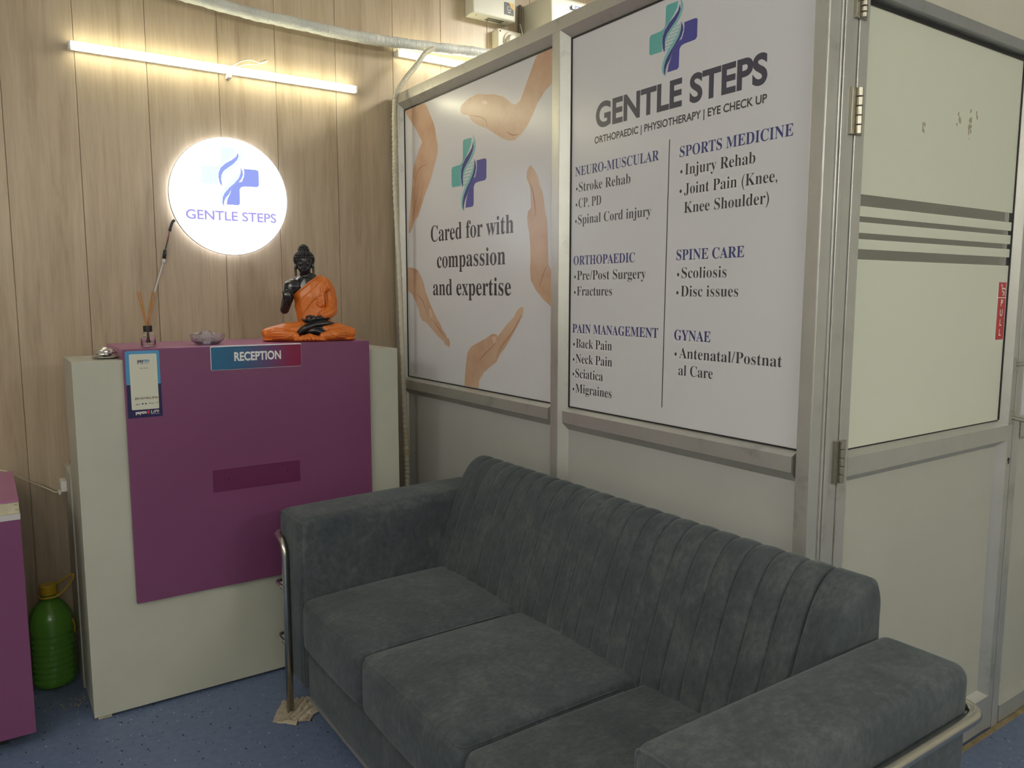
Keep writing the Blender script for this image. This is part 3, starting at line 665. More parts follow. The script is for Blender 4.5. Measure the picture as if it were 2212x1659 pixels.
# foil parcel on a plate
fc = Vector((.335, 2.86, 1.1872))
fp = thing('steel_plate', 'small steel plate on white counter corner left of purple ledge', 'plate', fc)
bm = BM(); lathe(bm, [(.022, 0), (.030, .001), (.040, .006), (.0395, .0072), (.029, .003), (.002, .0025)], fc, 24); obj('dish', bm, mat('steel plate', (.6, .6, .58), .25, 1), fp, True)
from mathutils import noise
def crumple(c, sc, seed, amp, sub=4):
    bm = BM(); bmesh.ops.create_icosphere(bm, subdivisions=sub, radius=1)
    for v in bm.verts:
        n = v.co.normalized(); p = n * 2.2 + Vector((seed, seed * 2, 0))
        d = noise.noise(p) * .5 + abs(noise.noise(p * 2.3)) * .5 + (noise.cell(p * 3) - .5) * .35
        v.co = Vector((n.x * sc[0], n.y * sc[1], n.z * sc[2])) * (1 + amp * d)
    mz = min(v.co.z for v in bm.verts)
    for v in bm.verts: v.co += Vector(c) - Vector((0, 0, mz))
    return bm
M_foil = mat('crumpled foil', (.75, .75, .75), .22, 1)
o = obj('foil_parcel', crumple(fc + Vector((0, 0, .0045)), (.03, .025, .0155), 3.1, .34, 3), M_foil); tag(center(o), 'crumpled silver foil parcel lying on the small steel plate', 'foil')

# ---- seated statue: body, robe and curls are each grown as one continuous surface
stt = thing('meditation_statue', 'black seated meditating statue in orange robe on the purple counter top', 'statue', (1.041, 2.893, 1.2222), math.radians(-20))
def Q(cx, cy, d=0.0): return Vector(((cx - 905) * .000245, d, (1575 - cy) * .000245))
def grow(name, bm, m, parent, vox=.0022, it=5):
    o = obj(name, bm, m, parent)
    r = o.modifiers.new('skin', 'REMESH'); r.mode = 'VOXEL'; r.voxel_size = vox; r.use_smooth_shade = True
    s_ = o.modifiers.new('smooth', 'SMOOTH'); s_.iterations = it; s_.factor = .5
    return o
U = .000245
bm = BM()
# torso and neck
path_chain(bm, [Q(965, 1230, .0), Q(955, 1000, .0), Q(940, 820, .002), Q(905, 720, .004)], [.057, .055, .056, .05], 8, (1, .74, 1))
chain(bm, Q(680, 745, .004), Q(1090, 745, .006), .035, .033, 12, (1, .8, .9))
chain(bm, Q(640, 770, .004), Q(640, 800, .004), .024, .023, 3)
chain(bm, Q(880, 690, .004), Q(868, 540, -.002), .024, .021, 6)
for k in range(3): chain(bm, Q(835, 612 + k * 22, -.019), Q(915, 612 + k * 22, -.019), .0045, .0045, 6)
# head
ball(bm, Q(855, 400, -.004), .0288, 3, (.96, 1.05, 1.32)); ball(bm, Q(857, 495, -.013), .0185, 3, (1.0, .95, 1.0)); ball(bm, Q(858, 533, -.019), .0085, 2, (1.1, 1, .8))
ball(bm, Q(857, 340, -.010), .024, 3, (1, 1, .9))
for s in (-1, 1):
    ball(bm, Q(857 + s * 55, 468, -.022), .009, 2)                       # cheeks
    ball(bm, Q(857 + s * 47, 398, -.0295), .0068, 2, (1.25, .7, .75))    # lowered lids
    chain(bm, Q(857 + s * 18, 372, -.0335), Q(857 + s * 85, 372, -.0275), .003, .0022, 6)   # brows
    path_chain(bm, [Q(857 + s * 122, 395, .0), Q(857 + s * 134, 450, -.002), Q(857 + s * 132, 560, -.003)], [.0075, .0065, .0062], 6, (.75, 1.2, 1))  # long ears
chain(bm, Q(857, 380, -.0335), Q(857, 452, -.0385), .0038, .0052, 6); 
for s in (-1, 1): ball(bm, Q(857 + s * 18, 455, -.036), .0038, 2)
chain(bm, Q(827, 497, -.0325), Q(887, 497, -.0325), .0024, .0024, 5); ball(bm, Q(857, 496, -.034), .0035, 2, (1.6, .8, .7)); ball(bm, Q(857, 513, -.0325), .0042, 2, (1.5, .8, .7))
# bare right arm (image left): upper arm, forearm raised, open palm
path_chain(bm, [Q(635, 790, .0), Q(585, 960, -.004), Q(545, 1095, -.010)], [.024, .0205, .0175], 8)
path_chain(bm, [Q(545, 1095, -.010), Q(580, 1010, -.030), Q(588, 945, -.043)], [.0175, .0165, .0125], 8)
chain(bm, Q(592, 945, -.046), Q(594, 880, -.051), .0135, .0165, 6, (1, .42, 1))
for fx0, fx, ty, r in ((545, 528, 812, .0032), (574, 560, 752, .0036), (606, 594, 742, .0037), (637, 632, 768, .0035)):
    path_chain(bm, [Q(fx0, 872, -.051), Q((fx0 + fx) / 2, (850 + ty) / 2, -.0545), Q(fx, ty + 10, -.051)], [.0042, r, r * .85], 7)
path_chain(bm, [Q(640, 930, -.050), Q(668, 880, -.057), Q(662, 838, -.060)], [.0055, .0045, .0036], 6)
# left forearm and hand in the lap
path_chain(bm, [Q(1230, 1140, -.03), Q(1160, 1215, -.052), Q(1050, 1225, -.066)], [.017, .0145, .011], 7)
chain(bm, Q(1040, 1228, -.068), Q(960, 1230, -.074), .0115, .011, 5, (1, 1, .75))
path_chain(bm, [Q(985, 1205, -.078), Q(920, 1190, -.082), Q(872, 1200, -.084), Q(868, 1235, -.084)], [.0055, .0048, .0044, .004], 5)
path_chain(bm, [Q(960, 1245, -.080), Q(905, 1255, -.084), Q(872, 1240, -.084)], [.0058, .005, .0042], 5)
path_chain(bm, [Q(960, 1250, -.072), Q(880, 1262, -.078), Q(800, 1238, -.08)], [.0058, .0048, .0035], 5)
path_chain(bm, [Q(960, 1262, -.070), Q(890, 1278, -.074), Q(830, 1268, -.076)], [.0056, .0048, .0038], 5)
# crossed shins and upturned foot
path_chain(bm, [Q(760, 1440, -.075), Q(850, 1370, -.078), Q(1000, 1320, -.076), Q(1180, 1300, -.068), Q(1265, 1318, -.062)], [.012, .0155, .0145, .011, .0075], 7, (1, 1, .85))
path_chain(bm, [Q(1130, 1460, -.074), Q(1000, 1410, -.074), Q(860, 1420, -.07)], [.012, .016, .014], 6, (1, 1, .8))
chain(bm, Q(700, 1400, -.05), Q(1120, 1400, -.05), .03, .03, 10, (1, 1, .8))
grow('body', bm, mat('black glossy resin', (.014, .013, .017), .22, 0, .6), stt, .0017, 3)
# robe
bm = BM()
bt = BM()
path_chain(bt, [Q(985, 1260, .0), Q(965, 1080, .0), Q(945, 900, .002), Q(940, 760, .004)], [.066, .064, .068, .064], 8, (1, .76, 1))
a_ = bmesh.ops.bisect_plane(bt, geom=bt.verts[:] + bt.edges[:] + bt.faces[:], plane_co=Q(850, 740), plane_no=Vector((-.62, 0, .79)), clear_outer=True)
bmesh.ops.holes_fill(bt, edges=[e for e in bt.edges if e.is_boundary])
me = bpy.data.meshes.new('scrap'); bt.to_mesh(me); bt.free(); bm.from_mesh(me); bpy.data.meshes.remove(me)
path_chain(bm, [Q(1035, 640, .012), Q(1140, 700, .006), Q(1205, 800, .002), Q(1232, 960, -.008), Q(1230, 1110, -.022)], [.017, .028, .027, .027, .026], 8)
path_chain(bm, [Q(1230, 1110, -.022), Q(1170, 1170, -.045), Q(1120, 1180, -.054)], [.027, .022, .019], 6)
path_chain(bm, [Q(1030, 612, .0), Q(1150, 650, -.005), Q(1175, 760, -.03)], [.01, .013, .014], 6)
chain(bm, Q(1090, 700, -.034), Q(1090, 1000, -.046), .015, .012, 8, (1.3, .55, 1))
# thighs, knees and base
for s, x0, x1, kx in ((-1, 800, 300, 285), (1, 1080, 1520, 1525)):
    path_chain(bm, [Q(x0, 1400, -.035), Q((x0 + x1) / 2, 1420, -.05), Q(kx, 1450, -.045)], [.036, .034, .022], 8, (1, 1.1, .95))
    path_chain(bm, [Q(kx, 1455, -.045), Q((kx + 905) / 2 + s * 60, 1470, -.088), Q(905 + s * 200, 1490, -.098)], [.0215, .02, .014], 8, (1, 1, 1))
    chain(bm, Q(kx, 1510, -.045), Q(905 + s * 210, 1530, -.085), .014, .0115, 10, (1, 1.2, 1))
    chain(bm, Q(kx - s * 10, 1545, -.04), Q(905, 1545, -.02), .0075, .0075, 12, (3, 5, 1))
for k in range(9):           # pleated fan between the shins
    a = math.radians(-64 + k * 16)
    chain(bm, Q(905, 1465, -.088), Q(905 + 225 * math.sin(a), 1545 - 45 * math.cos(a) * .35, -.100 - .016 * math.cos(a)), .005, .0068, 7)
chain(bm, Q(700, 1545, -.092), Q(1130, 1545, -.092), .0075, .0075, 12, (1, 2, 1))
# folds of the cloth: ridges laid on the surface below
from mathutils.bvhtree import BVHTree
bvh = BVHTree.FromBMesh(bm)
def fold(p, r=.0036, n=6, sink=.0002):
    last = None
    for q in catmull([(x, y, 0) for x, y in p], n):
        h = bvh.ray_cast(Vector(((q.x - 905) * U, -.5, (1575 - q.y) * U)), Vector((0, 1, 0)))[0]
        if h is None: last = None; continue
        h = h + Vector((0, sink, 0))
        if last is not None and (h - last).length < .03: chain(bm, last, h, r, r, 3, sub=2)
        last = h
fold([(1045, 600), (940, 672), (850, 745), (765, 815), (695, 872)], .0042)                    # rolled hem
for i in range(7):
    f = i / 6
    fold([(1085 - 10 * f, 690 + f * 150), (985 - 25 * f, 790 + f * 165), (860 - 30 * f, 900 + f * 220), (755 - 30 * f, 990 + f * 235), (695, 1040 + f * 225)], .0038)
for i in range(4):
    f = i / 3; fold([(1090 + 100 * f, 640 + 30 * f), (1110 + 110 * f, 760 + 20 * f), (1125 + 115 * f, 900), (1130 + 120 * f, 1030 + 10 * f)], .0036)
fold([(1035, 825), (1088, 842), (1088, 872), (1040, 890), (1037, 912), (1085, 938), (1092, 966), (1040, 985), (1050, 1022), (1110, 1052)], .003, 5)
for i in range(5):
    f = i / 4; fold([(1275 - 10 * f, 1020 + 60 * f), (1190, 1065 + 50 * f), (1100 - 20 * f, 1110 + 55 * f)], .0036)
for s, kx, ix in ((-1, 250, 830), (1, 1570, 1080)):
    for i in range(5):
        f = i / 4
        fold([(ix - s * 5, 1325 + 25 * f), (ix + s * (70 + 40 * f), 1355 + 75 * f), (ix + s * (200 + 60 * f), 1372 + 130 * f), (kx - s * (150 - 40 * f), 1365 + 160 * f)], .0036)
M_robe = mottled('orange paint', (.58, .14, .014), (.68, .19, .03), 60, .36, .5)
grow('robe', bm, M_robe, stt, .0016, 2)
# curled hair with topknot
bm = BM(); hc = Q(855, 330, .002)
def hair(cx_h, rx, ry, rz, th0, th1, rows, r):
    for i in range(rows):
        th = th0 + (th1 - th0) * i / max(1, rows - 1); n = max(1, int(2 * math.pi * rx * math.sin(th) / (r * 1.7)))
        for k in range(n):
            ph = 2 * math.pi * (k + .5 * (i % 2)) / n
            x, y, z = math.sin(th) * math.cos(ph), math.sin(th) * math.sin(ph), math.cos(th)
            if y < -.35 and z < .22: continue
            ball(bm, cx_h + Vector((x * rx, y * ry, z * rz)), r, 1)
hair(hc, .0365, .036, .034, .45, 1.95, 8, .0045); hair(Q(852, 205, .004), .019, .019, .024, .0, 1.5, 6, .0042)
ball(bm, hc, .0335, 3, (1.03, 1.02, 1)); ball(bm, Q(852, 205, .004), .018, 3, (1, 1, 1.25))
obj('curled_hair', bm, mat('black resin hair', (.02, .018, .022), .3, 0, .6), stt, True)

# ================================================================== LEFT PURPLE DESK, BOTTLE, CABLES
ld = thing('side_desk', 'low purple desk with bare board strip at left edge of the photo', 'desk', (-.4, 2.95, 0))
obj('desk_top', bx(-.9, .0625, 2.703, 3.17, .782, .787), M_purpleglare, ld)
obj('bare_strip', bx(-.9, .0622, 2.707, 3.165, .746, .7815), M_board, ld)
obj('white_strip', bx(-.9, .0640, 2.701, 3.165, .728, .7455), mat('white edge strip', (.52, .5, .52), .5), ld)
bm = BM(); box(bm, -.9, .0635, 2.703, 2.72, .05, .7275); box(bm, .044, .0635, 2.72, 3.165, .05, .7275); obj('front_panel', bm, M_purple, ld)
for x in (-.85, -.05):
    for y in (2.78, 3.1): obj('foot_block', bx(x, x + .04, y, y + .04, 0, .05), M_dark, ld)
for x, z in ((.05, .772), (.052, .757)): obj('staple', bx(x, x + .008, 2.7062, 2.708, z, z + .0012), M_dark, ld)
bo = Vector((.1415, 3.142, 0))
bt_ = thing('water_bottle', 'large empty green plastic bottle with yellow cap on floor beside counter', 'bottle', bo)
prof = [(.030, .002), (.060, .0015), (.070, .010), (.0735, .026)]
z = .03
while z < .185:
    prof += [(.0740, z), (.0712, z + .009), (.0725, z + .0125)]; z += .0215
prof += [(.0745, .20), (.0735, .222), (.070, .242), (.063, .262), (.052, .281), (.039, .296), (.027, .3055), (.021, .309), (.021, .322)]
LF = lambda z: z + max(0, z - .2) * .085
prof = [(r, LF(z)) for r, z in prof]
M_green = mat('green PET', (.13, .36, .045), .14, 0, .6, Alpha=.72)
bm = BM(); lathe(bm, prof, bo, 40); obj('body', bm, M_green, bt_, True)
bm = BM(); lathe(bm, [(r, LF(z)) for r, z in [(.0255, .322), (.027, .324), (.027, .352), (.025, .3555), (.002, .356)]], bo, 40)
M_yel = mat('yellow plastic', (.50, .33, .015), .4); obj('cap', bm, M_yel, bt_, bevel=.001)
bm = BM()
tube(bm, [bo + Vector((.0285 * math.cos(a), .0285 * math.sin(a), LF(.3155))) for a in [2 * math.pi * k / 24 for k in range(25)]], .0035, 8)
tube(bm, catmull([bo + Vector((p[0], p[1], LF(p[2]))) for p in ((-.012, -.0285, .3175), (.02, -.031, .3185), (.05, -.022, .334), (.078, -.006, .361), (.077, .004, .374), (.05, .012, .359), (.018, .024, .341), (.0, .0295, .322))], 6), .0034, 8)
obj('handle', bm, M_yel, bt_, True)
bm = BM(); tube(bm, catmull([bo + Vector(p) for p in ((.066, -.030, .235), (.0725, -.030, .21), (.071, -.026, .192), (.074, -.022, .18))], 5), .0028, 8); obj('strap', bm, M_yel, bt_, True)
M_cable = mat('cream cable', (.66, .61, .48), .5)
bm = BM(); tube(bm, catmull([(-.2, 3.186, .775), (-.08, 3.186, .797), (.0, 3.186, .794), (.04, 3.186, .786), (.075, 3.19, .762), (.106, 3.2, .737), (.16, 3.2, .704), (.185, 3.198, .6865), (.1958, 3.195, .685)], 6), .0022, 8)
o = obj('power_cable', bm, M_cable, None, True); tag(center(o), 'thin cream cable hanging from purple side desk to socket box', 'cable')
bm = BM()
for k in range(60):
    x, y = .185 + random.gauss(0, .035), 2.93 + random.gauss(0, .035)
    if x < .22: ball(bm, (x, y, .0012), random.uniform(.0012, .003), 1, (1, 1, .5))
o = obj('crumbs', bm, mat('pale yellow crumb', (.55, .42, .15), .8)); tag(o, 'scattered yellow crumbs on the floor beside the counter corner', 'crumbs'); o['kind'] = 'stuff'

# ================================================================== WALL THINGS
def batten(x0, x1, z0, z1, label, group):
    t = thing('tube_light', label, 'light', ((x0 + x1) / 2, YB, (z0 + z1) / 2), group=group)
    obj('housing', bx(x0, x1, YB - .026, YB - .0005, z0 + .002, z1 - .002), M_plastic, t, bevel=.002)
    bm = BM(); box(bm, x0 + .008, x1 - .008, YB - .041, YB - .0262, z0, z1); obj('diffuser', bm, M_led, t, bevel=.003)
    for a in (x0, x1 - .0078): obj('end_cap', bx(a, a + .0078, YB - .041, YB - .0262, z0, z1), M_plastic, t, bevel=.001)
    return t
lt = batten(.3225, 1.4105, 2.2585, 2.287, 'lit white LED tube light on wood wall above round sign', 'LED tube lights on the wood wall')
bm = BM(); tube(bm, catmull([(.885, 3.262, 2.286), (.925, 3.255, 2.315), (.965, 3.255, 2.327), (1.0, 3.258, 2.322), (1.022, 3.26, 2.333)], 6), .0025, 8); tube(bm, catmull([(.9, 3.262, 2.286), (.94, 3.262, 2.306), (.99, 3.262, 2.316), (1.02, 3.262, 2.330)], 6), .002, 8)
tube(bm, [(1.005, 3.2585, 2.3235), (1.03, 3.261, 2.336)], .0055, 8); obj('wire', bm, M_cable, lt, True)
obj('clip', bx(.868, .884, YB - .035, YB - .001, 2.243, 2.2584), M_plastic, lt)
batten(1.605, 2.70, 2.447, 2.474, 'lit LED tube light on wood wall partly hidden behind partition top', 'LED tube lights on the wood wall')
# round lit sign
DX, DZ, DR = .859, 1.783, .229
ds = thing('round_sign', 'glowing round white sign with cross logo on the wood wall', 'sign', (DX, YB, DZ))
def disc(bm, r, y0, y1, seg=72):
    a = [[(DX + r * math.cos(2 * math.pi * k / seg), y, DZ + r * math.sin(2 * math.pi * k / seg)) for k in range(seg)] for y in (y0, y1)]
    sweep(bm, a, None, True)
bm = BM(); disc(bm, DR - .016, YB - .0165, YB - .0005); obj('edge_glow', bm, emit('lit acrylic edge', C_DISC, L_DISC * 3.6), ds, False)
bm = BM(); disc(bm, DR - .0006, YB - .0300, YB - .0168); obj('body', bm, mat('grey white acrylic body', (.5, .5, .52), .35), ds, False)
bm = BM(); disc(bm, DR, YB - .037, YB - .0302); obj('face', bm, emit('lit acrylic face', C_DISC, L_DISC), ds)
bm = BM(); tube(bm, [(DX + (DR - .001) * math.cos(2 * math.pi * k / 72), YB - .0345, DZ + (DR - .001) * math.sin(2 * math.pi * k / 72)) for k in range(73)], .0028, 6); obj('rim', bm, mat('white acrylic rim', (.8, .8, .82), .3), ds, True)
yd = YB - .0376
put_logo(ds, (.8635, yd, 1.863), (1, 0, 0), .243, [emit('backlit pale teal', (.84, .97, .98), 1), emit('backlit paler teal', (.85, .95, .98), 1), emit('backlit blue', (.32, .38, .86), 1), emit('backlit violet blue', (.33, .42, .88), 1)], .0006)
bm = BM(); put_text(bm, "GENTLE STEPS", (.688, yd - .0003, 1.6895), (1, 0, 0), UP, .036, .352, bold=.022); obj('lettering', bm, emit('backlit lilac', (.40, .36, .83), 1), ds)
bm = BM(); put_text(bm, "ORTHOPAEDIC | PHYSIOTHERAPY | EYE CHECK UP", (.6865, yd - .0003, 1.662), (1, 0, 0), UP, .0105, .356, bold=.006); obj('tagline', bm, emit('backlit grey', (.42, .42, .5), 1), ds)
yy = YB - .012
cb_ = thing('sign_cable', 'thin wire with black connector hanging below round sign', 'cable', (.6, yy, 1.25))
M_conn = mat('black connector', (.02, .02, .022), .45)
bm = BM(); tube(bm, catmull([(.652, yy, 1.682), (.643, yy, 1.673), (.632, yy, 1.64)], 4), .0055, 8); obj('connector', bm, M_conn, cb_, True)
bm = BM(); tube(bm, [(.6215, yy, 1.598), (.613, yy, 1.567), (.6125, yy, 1.566), (.606, yy, 1.533)], .0068, 10, rf=lambda t: .0028 if t < .4 else .0068); obj('connector', bm, M_conn, cb_, True)
bm = BM(); tube(bm, [(.632, yy, 1.64), (.6215, yy, 1.598)], .0022, 8); obj('red_lead', bm, mat('red and black lead', (.22, .05, .04), .5), cb_, True)
bm = BM(); tube(bm, [(.606, yy, 1.533), (.601, yy, 1.515)], .0062, 10); tube(bm, catmull([(.601, yy, 1.515), (.58, yy, 1.451), (.557, yy, 1.372), (.538, yy, 1.284), (.53, yy, 1.15), (.528, yy, .95)], 5), .0028, 8); obj('white_lead', bm, mat('white cable', (.68, .68, .7), .4), cb_, True)
# insulated pipe
def wrap_mat():
    m = mottled('white pipe wrap', (.46, .48, .46), (.62, .63, .58), 14, .45, .5, bmp=.0)
    n = N(m, 'ShaderNodeTexNoise', i_Scale=90.0, i_Detail=3); LK(m, coords(m, (1, 1, .12)), n.inputs['Vector']); bump(m, n.outputs['Fac'], .5, .01); return m
P = catmull([(.45, 3.212, 2.53), (.62, 3.212, 2.517), (.767, 3.212, 2.504), (.957, 3.212, 2.490), (1.142, 3.212, 2.486), (1.382, 3.212, 2.482), (1.598, 3.212, 2.490), (1.759, 3.212, 2.500), (1.92, 3.212, 2.512), (2.085, 3.212, 2.522)], 10)
bm = BM(); tube(bm, P, .024, 14, rf=lambda t: .0235 + .0012 * math.sin(t * 240) + .001 * math.sin(t * 77))
o = obj('insulated_pipe', bm, wrap_mat(), None, True); tag(center(o), 'white wrapped pipe sagging along the wood wall above the tube lights', 'pipe')
# corrugated drain hose
hp = catmull([(1.752, 3.183, 2.485), (1.70, 3.160, 2.452), (1.645, 3.15, 2.385), (1.585, 3.14, 2.315), (1.548, 3.135, 2.26), (1.535, 3.135, 2.20), (1.531, 3.135, 2.0), (1.531, 3.135, 1.83), (1.544, 3.135, 1.47), (1.552, 3.135, 1.14), (1.56, 3.135, .85), (1.565, 3.135, .65), (1.567, 3.135, .45), (1.567, 3.135, .2), (1.567, 3.135, .012)], 40)
hs = thing('drain_hose', 'cream corrugated drain hose hanging down front of partition end post', 'hose', (1.56, 3.135, .0))
bm = BM(); i_ = [0]
tot = len(hp)
tube(bm, hp, .011, 10, rf=lambda t: .0108 + .0011 * (1 if int(round(t * (tot - 1))) % 4 < 2 else -1))
obj('corrugated_tube', bm, mat('cream hose', (.60, .57, .46), .45), hs, True)
bm = BM(); tube(bm, [(1.5655, 3.135, .70), (1.566, 3.135, .672)], .015, 14); tube(bm, [(1.562, 3.135, .80), (1.5645, 3.135, .72)], .0118, 12); obj('coupling', bm, mat('tan coupling', (.52, .46, .30), .4), hs, False, bevel=.001)
# voltage stabiliser
vs = thing('wall_stabiliser', 'cream metal box with round vent and dark label above partition', 'electrical box', (2.09, YB, 2.68))
x0, x1, z0, z1, yf = 1.973, 2.211, 2.688, 2.96, 3.20
bm = BM(); box(bm, x0, x1, yf, YB - .02, z0, z1); obj('case', bm, M_devw, vs, bevel=.006)
bm = BM(); box(bm, x0 + .004, x1 - .004, YB - .0195, YB - .0005, z0 + .002, z1 - .002); obj('back_plate', bm, M_devw, vs, bevel=.003)
bm = BM()
for i in range(5):
    for h_ in range(3):
        a0 = h_ * 2.094 + i * .35; r = .012 + .0085 * i
        stroke(bm, [(x0 - .0006, yf + .034 + .62 * r * math.cos(a), 2.80 + r * math.sin(a)) for a in [a0 + 1.6 * k / 10 for k in range(11)]], .0042, NX, taper=False)
obj('round_vent', bm, M_dark, vs)
bm = BM()
for j in range(2):
    for i in range(12): box(bm, x0 + .095 + i * .0078, x0 + .1005 + i * .0078, yf + .018 + j * .02, yf + .033 + j * .02, z0 - .0006, z0 + .001)
obj('bottom_vent', bm, M_dark, vs)
bm = BM(); slab(bm, 2.145, 2.200, 2.713, 2.769, .003, yf - .001, .0009); obj('label_plate', bm, mat('dark label', (.02, .022, .022), .4), vs)
bm = BM(); poly(bm, [(2.171, yf - .0014, 2.769), (2.200, yf - .0014, 2.769), (2.200, yf - .0014, 2.736), (2.185, yf - .0014, 2.749)]); obj('label_corner', bm, mat('amber print', (.62, .33, .02), .4), vs)
bm = BM()
for q in ([(2.163, 2.735), (2.182, 2.735), (2.182, 2.751), (2.163, 2.751), (2.163, 2.735)],): stroke(bm, [(x, yf - .0018, z) for x, z in q], .0017, NV, taper=False)
stroke(bm, [(2.165, yf - .0018, 2.725), (2.181, yf - .0018, 2.725)], .0028, NV, taper=False)
obj('label_icon', bm, M_white, vs)
for x, y in ((x0 + .028, yf + .02), (x0 + .2, yf + .02), (x0 + .115, yf + .062)):
    bm = BM(); tube(bm, [(x, y, z0 - .001), (x, y, z0 + .001)], .003, 8); obj('screw', bm, M_dark, vs)
sp = thing('power_socket', 'cream round socket on square box below the wall stabiliser', 'socket', (2.2, YB, 2.56))
obj('box', bx(2.125, 2.275, YB - .055, YB - .0005, 2.555, 2.655), M_ivory, sp, bevel=.006)
bm = BM(); tube(bm, [(2.2, YB - .062, 2.605), (2.2, YB - .0552, 2.605)], .042, 32); obj('faceplate', bm, M_ivory, sp, bevel=.002)
bm = BM(); tube(bm, [(2.195, YB - .085, 2.605), (2.195, YB - .0622, 2.605)], .027, 24, rf=lambda t: .022 + .006 * t); obj('plug', bm, M_ivory, sp, bevel=.003)
for x, z in ((2.139, 2.568), (2.139, 2.643), (2.262, 2.643), (2.262, 2.568)):
    bm = BM(); tube(bm, [(x, YB - .0565, z), (x, YB - .0545, z)], .004, 10); obj('screw', bm, M_dark, sp)
for z in (2.595, 2.606, 2.617):
    bm = BM(); tube(bm, [(2.228, YB - .0635, z), (2.228, YB - .0615, z)], .003, 8); obj('pin_hole', bm, M_dark, sp)
bm = BM(); tube(bm, catmull([(2.2, YB - .085, 2.60), (2.215, YB - .10, 2.585), (2.245, YB - .09, 2.60), (2.26, YB - .07, 2.64), (2.265, YB - .04, 2.70)], 6), .003, 8)
obj('cord', bm, M_ivory, sp, True)
# air conditioner
ac = thing('air_conditioner', 'cream wall air conditioner with blue brand strip behind partition top', 'air conditioner', (2.75, YB, 2.48))
sec_ = [(YB - .0005, 2.50), (YB - .10, 2.48), (YB - .18, 2.51), (YB - .225, 2.58), (YB - .232, 2.66), (YB - .225, 2.785), (YB - .20, 2.803), (YB - .0005, 2.806)]
bm = BM(); sweep(bm, [[(2.312, y, z) for y, z in sec_], [(3.12, y, z) for y, z in sec_]], None); obj('casing', bm, mat('cream AC plastic', (.60, .58, .47), .35), ac, bevel=.008, bseg=3)
bm = BM(); box(bm, 2.312 + .01, 3.11, YB - .236, YB - .2, 2.585, 2.592); obj('air_flap', bm, M_plastic, ac)
ya = YB - .2335
bm = BM(); slab(bm, 2.428, 2.56, 2.748, 2.765, .002, ya - .004, .004); obj('brand_strip', bm, mat('blue strip', (.02, .04, .22), .4), ac)
bm = BM(); put_text(bm, "BLUE STAR", (2.455, ya - .0046, 2.7525), (1, 0, 0), UP, .008, .085, bold=.02); slab(bm, 2.431, 2.446, 2.7495, 2.7635, .001, ya - .0046, .0004); obj('brand_lettering', bm, M_white, ac)
bm = BM(); tube(bm, catmull([(2.285, YB - .012, 2.80), (2.285, YB - .012, 2.74), (2.28, YB - .012, 2.66), (2.268, YB - .012, 2.58), (2.262, YB - .012, 2.52)], 5), .008, 8)
o = obj('dark_cable', bm, mat('grey cable', (.13, .13, .12), .5), None, True); tag(center(o), 'grey cable running down wall left of the air conditioner', 'cable')
# torn bit of cladding below the socket
bm = BM(); pts = [(1.985, 2.545), (2.02, 2.556), (2.05, 2.547), (2.075, 2.558), (2.11, 2.552), (2.13, 2.56), (2.125, 2.54), (2.09, 2.546), (2.06, 2.53), (2.03, 2.535), (2.0, 2.532)]
sweep(bm, [[(x, YB - .0012, z) for x, z in pts], [(x, YB - .0002, z) for x, z in pts]], None)
o = obj('torn_cladding', bm, mat('torn dark edge', (.13, .085, .05), .8)); tag(center(o), 'ragged dark tear in the wood wall below the round socket', 'tear')

# ================================================================== SOFA
sf = thing('sofa', 'long blue grey suede three seat sofa with ribbed back and steel tube frame', 'sofa', (1.18, 1.6, 0))
XF, XR = .80, 1.548
SH = .055
def shear(bm):
    for v in bm.verts: v.co.y += SH * (v.co.x - XF) / (XR - XF)
    return bm
for y0, y1, xf, zt_ in ((2.347, 2.553, XF - .01, .684), (.676, .862, XF + .018, .686)):
    bm = BM(); rbox(bm, xf, XR, y0, y1, .115, zt_, .03, 10, top=.006)
    if y0 > 2: shear(bm)
    obj('armrest', bm, M_suede, sf, True)
# piping round the front edge of each arm
for y0, y1, xf, zt_ in ((2.347, 2.553, XF - .01, .684), (.676, .862, XF + .018, .686)):
    bm = BM(); w_ = zt_ - .009
    q = fillet([(xf + .0085, y0 + .012, .13), (xf + .0085, y0 + .0085, w_), (xf + .0085, y1 - .0085, w_), (xf + .0085, y1 - .012, .13)], .016)
    tube(bm, q, .0032, 8); obj('piping', bm, M_suede, sf, True)
bm = BM(); rbox(bm, XF + .002, XR - .02, .8635, 2.3445, .10, .262, .022, 12, front=.008); obj('base', bm, M_suede, sf, True)
obj('base_strip', bx(XF + .004, XF + .03, .864, 2.344, .088, .0995), mat('grey edge strip', (.2, .2, .21), .5), sf, bevel=.002)
ye = [2.3455, 1.884, 1.348, .8645]
for a, b in zip(ye, ye[1:]):
    bm = BM(); rbox(bm, XF - .012, 1.345, b + .002, a - .002, .262, .432, .03, 12, top=.024, front=.012, k=6)
    if a > 2:
        for v in bm.verts: v.co.y += .045 * max(0, (v.co.x - XF) / (XR - XF)) * max(0, (v.co.y - b) / (a - b))
    co = obj('seat_cushion', bm, M_suede, sf, True)
    bm = BM(); tube(bm, fillet([(1.25, a - .010, .424), (XF - .004, a - .011, .422), (XF - .006, (a + b) / 2, .4275), (XF - .004, b + .011, .422), (1.25, b + .010, .424)], .025), .0034, 8)
    obj('piping', bm, M_suede, co, True)
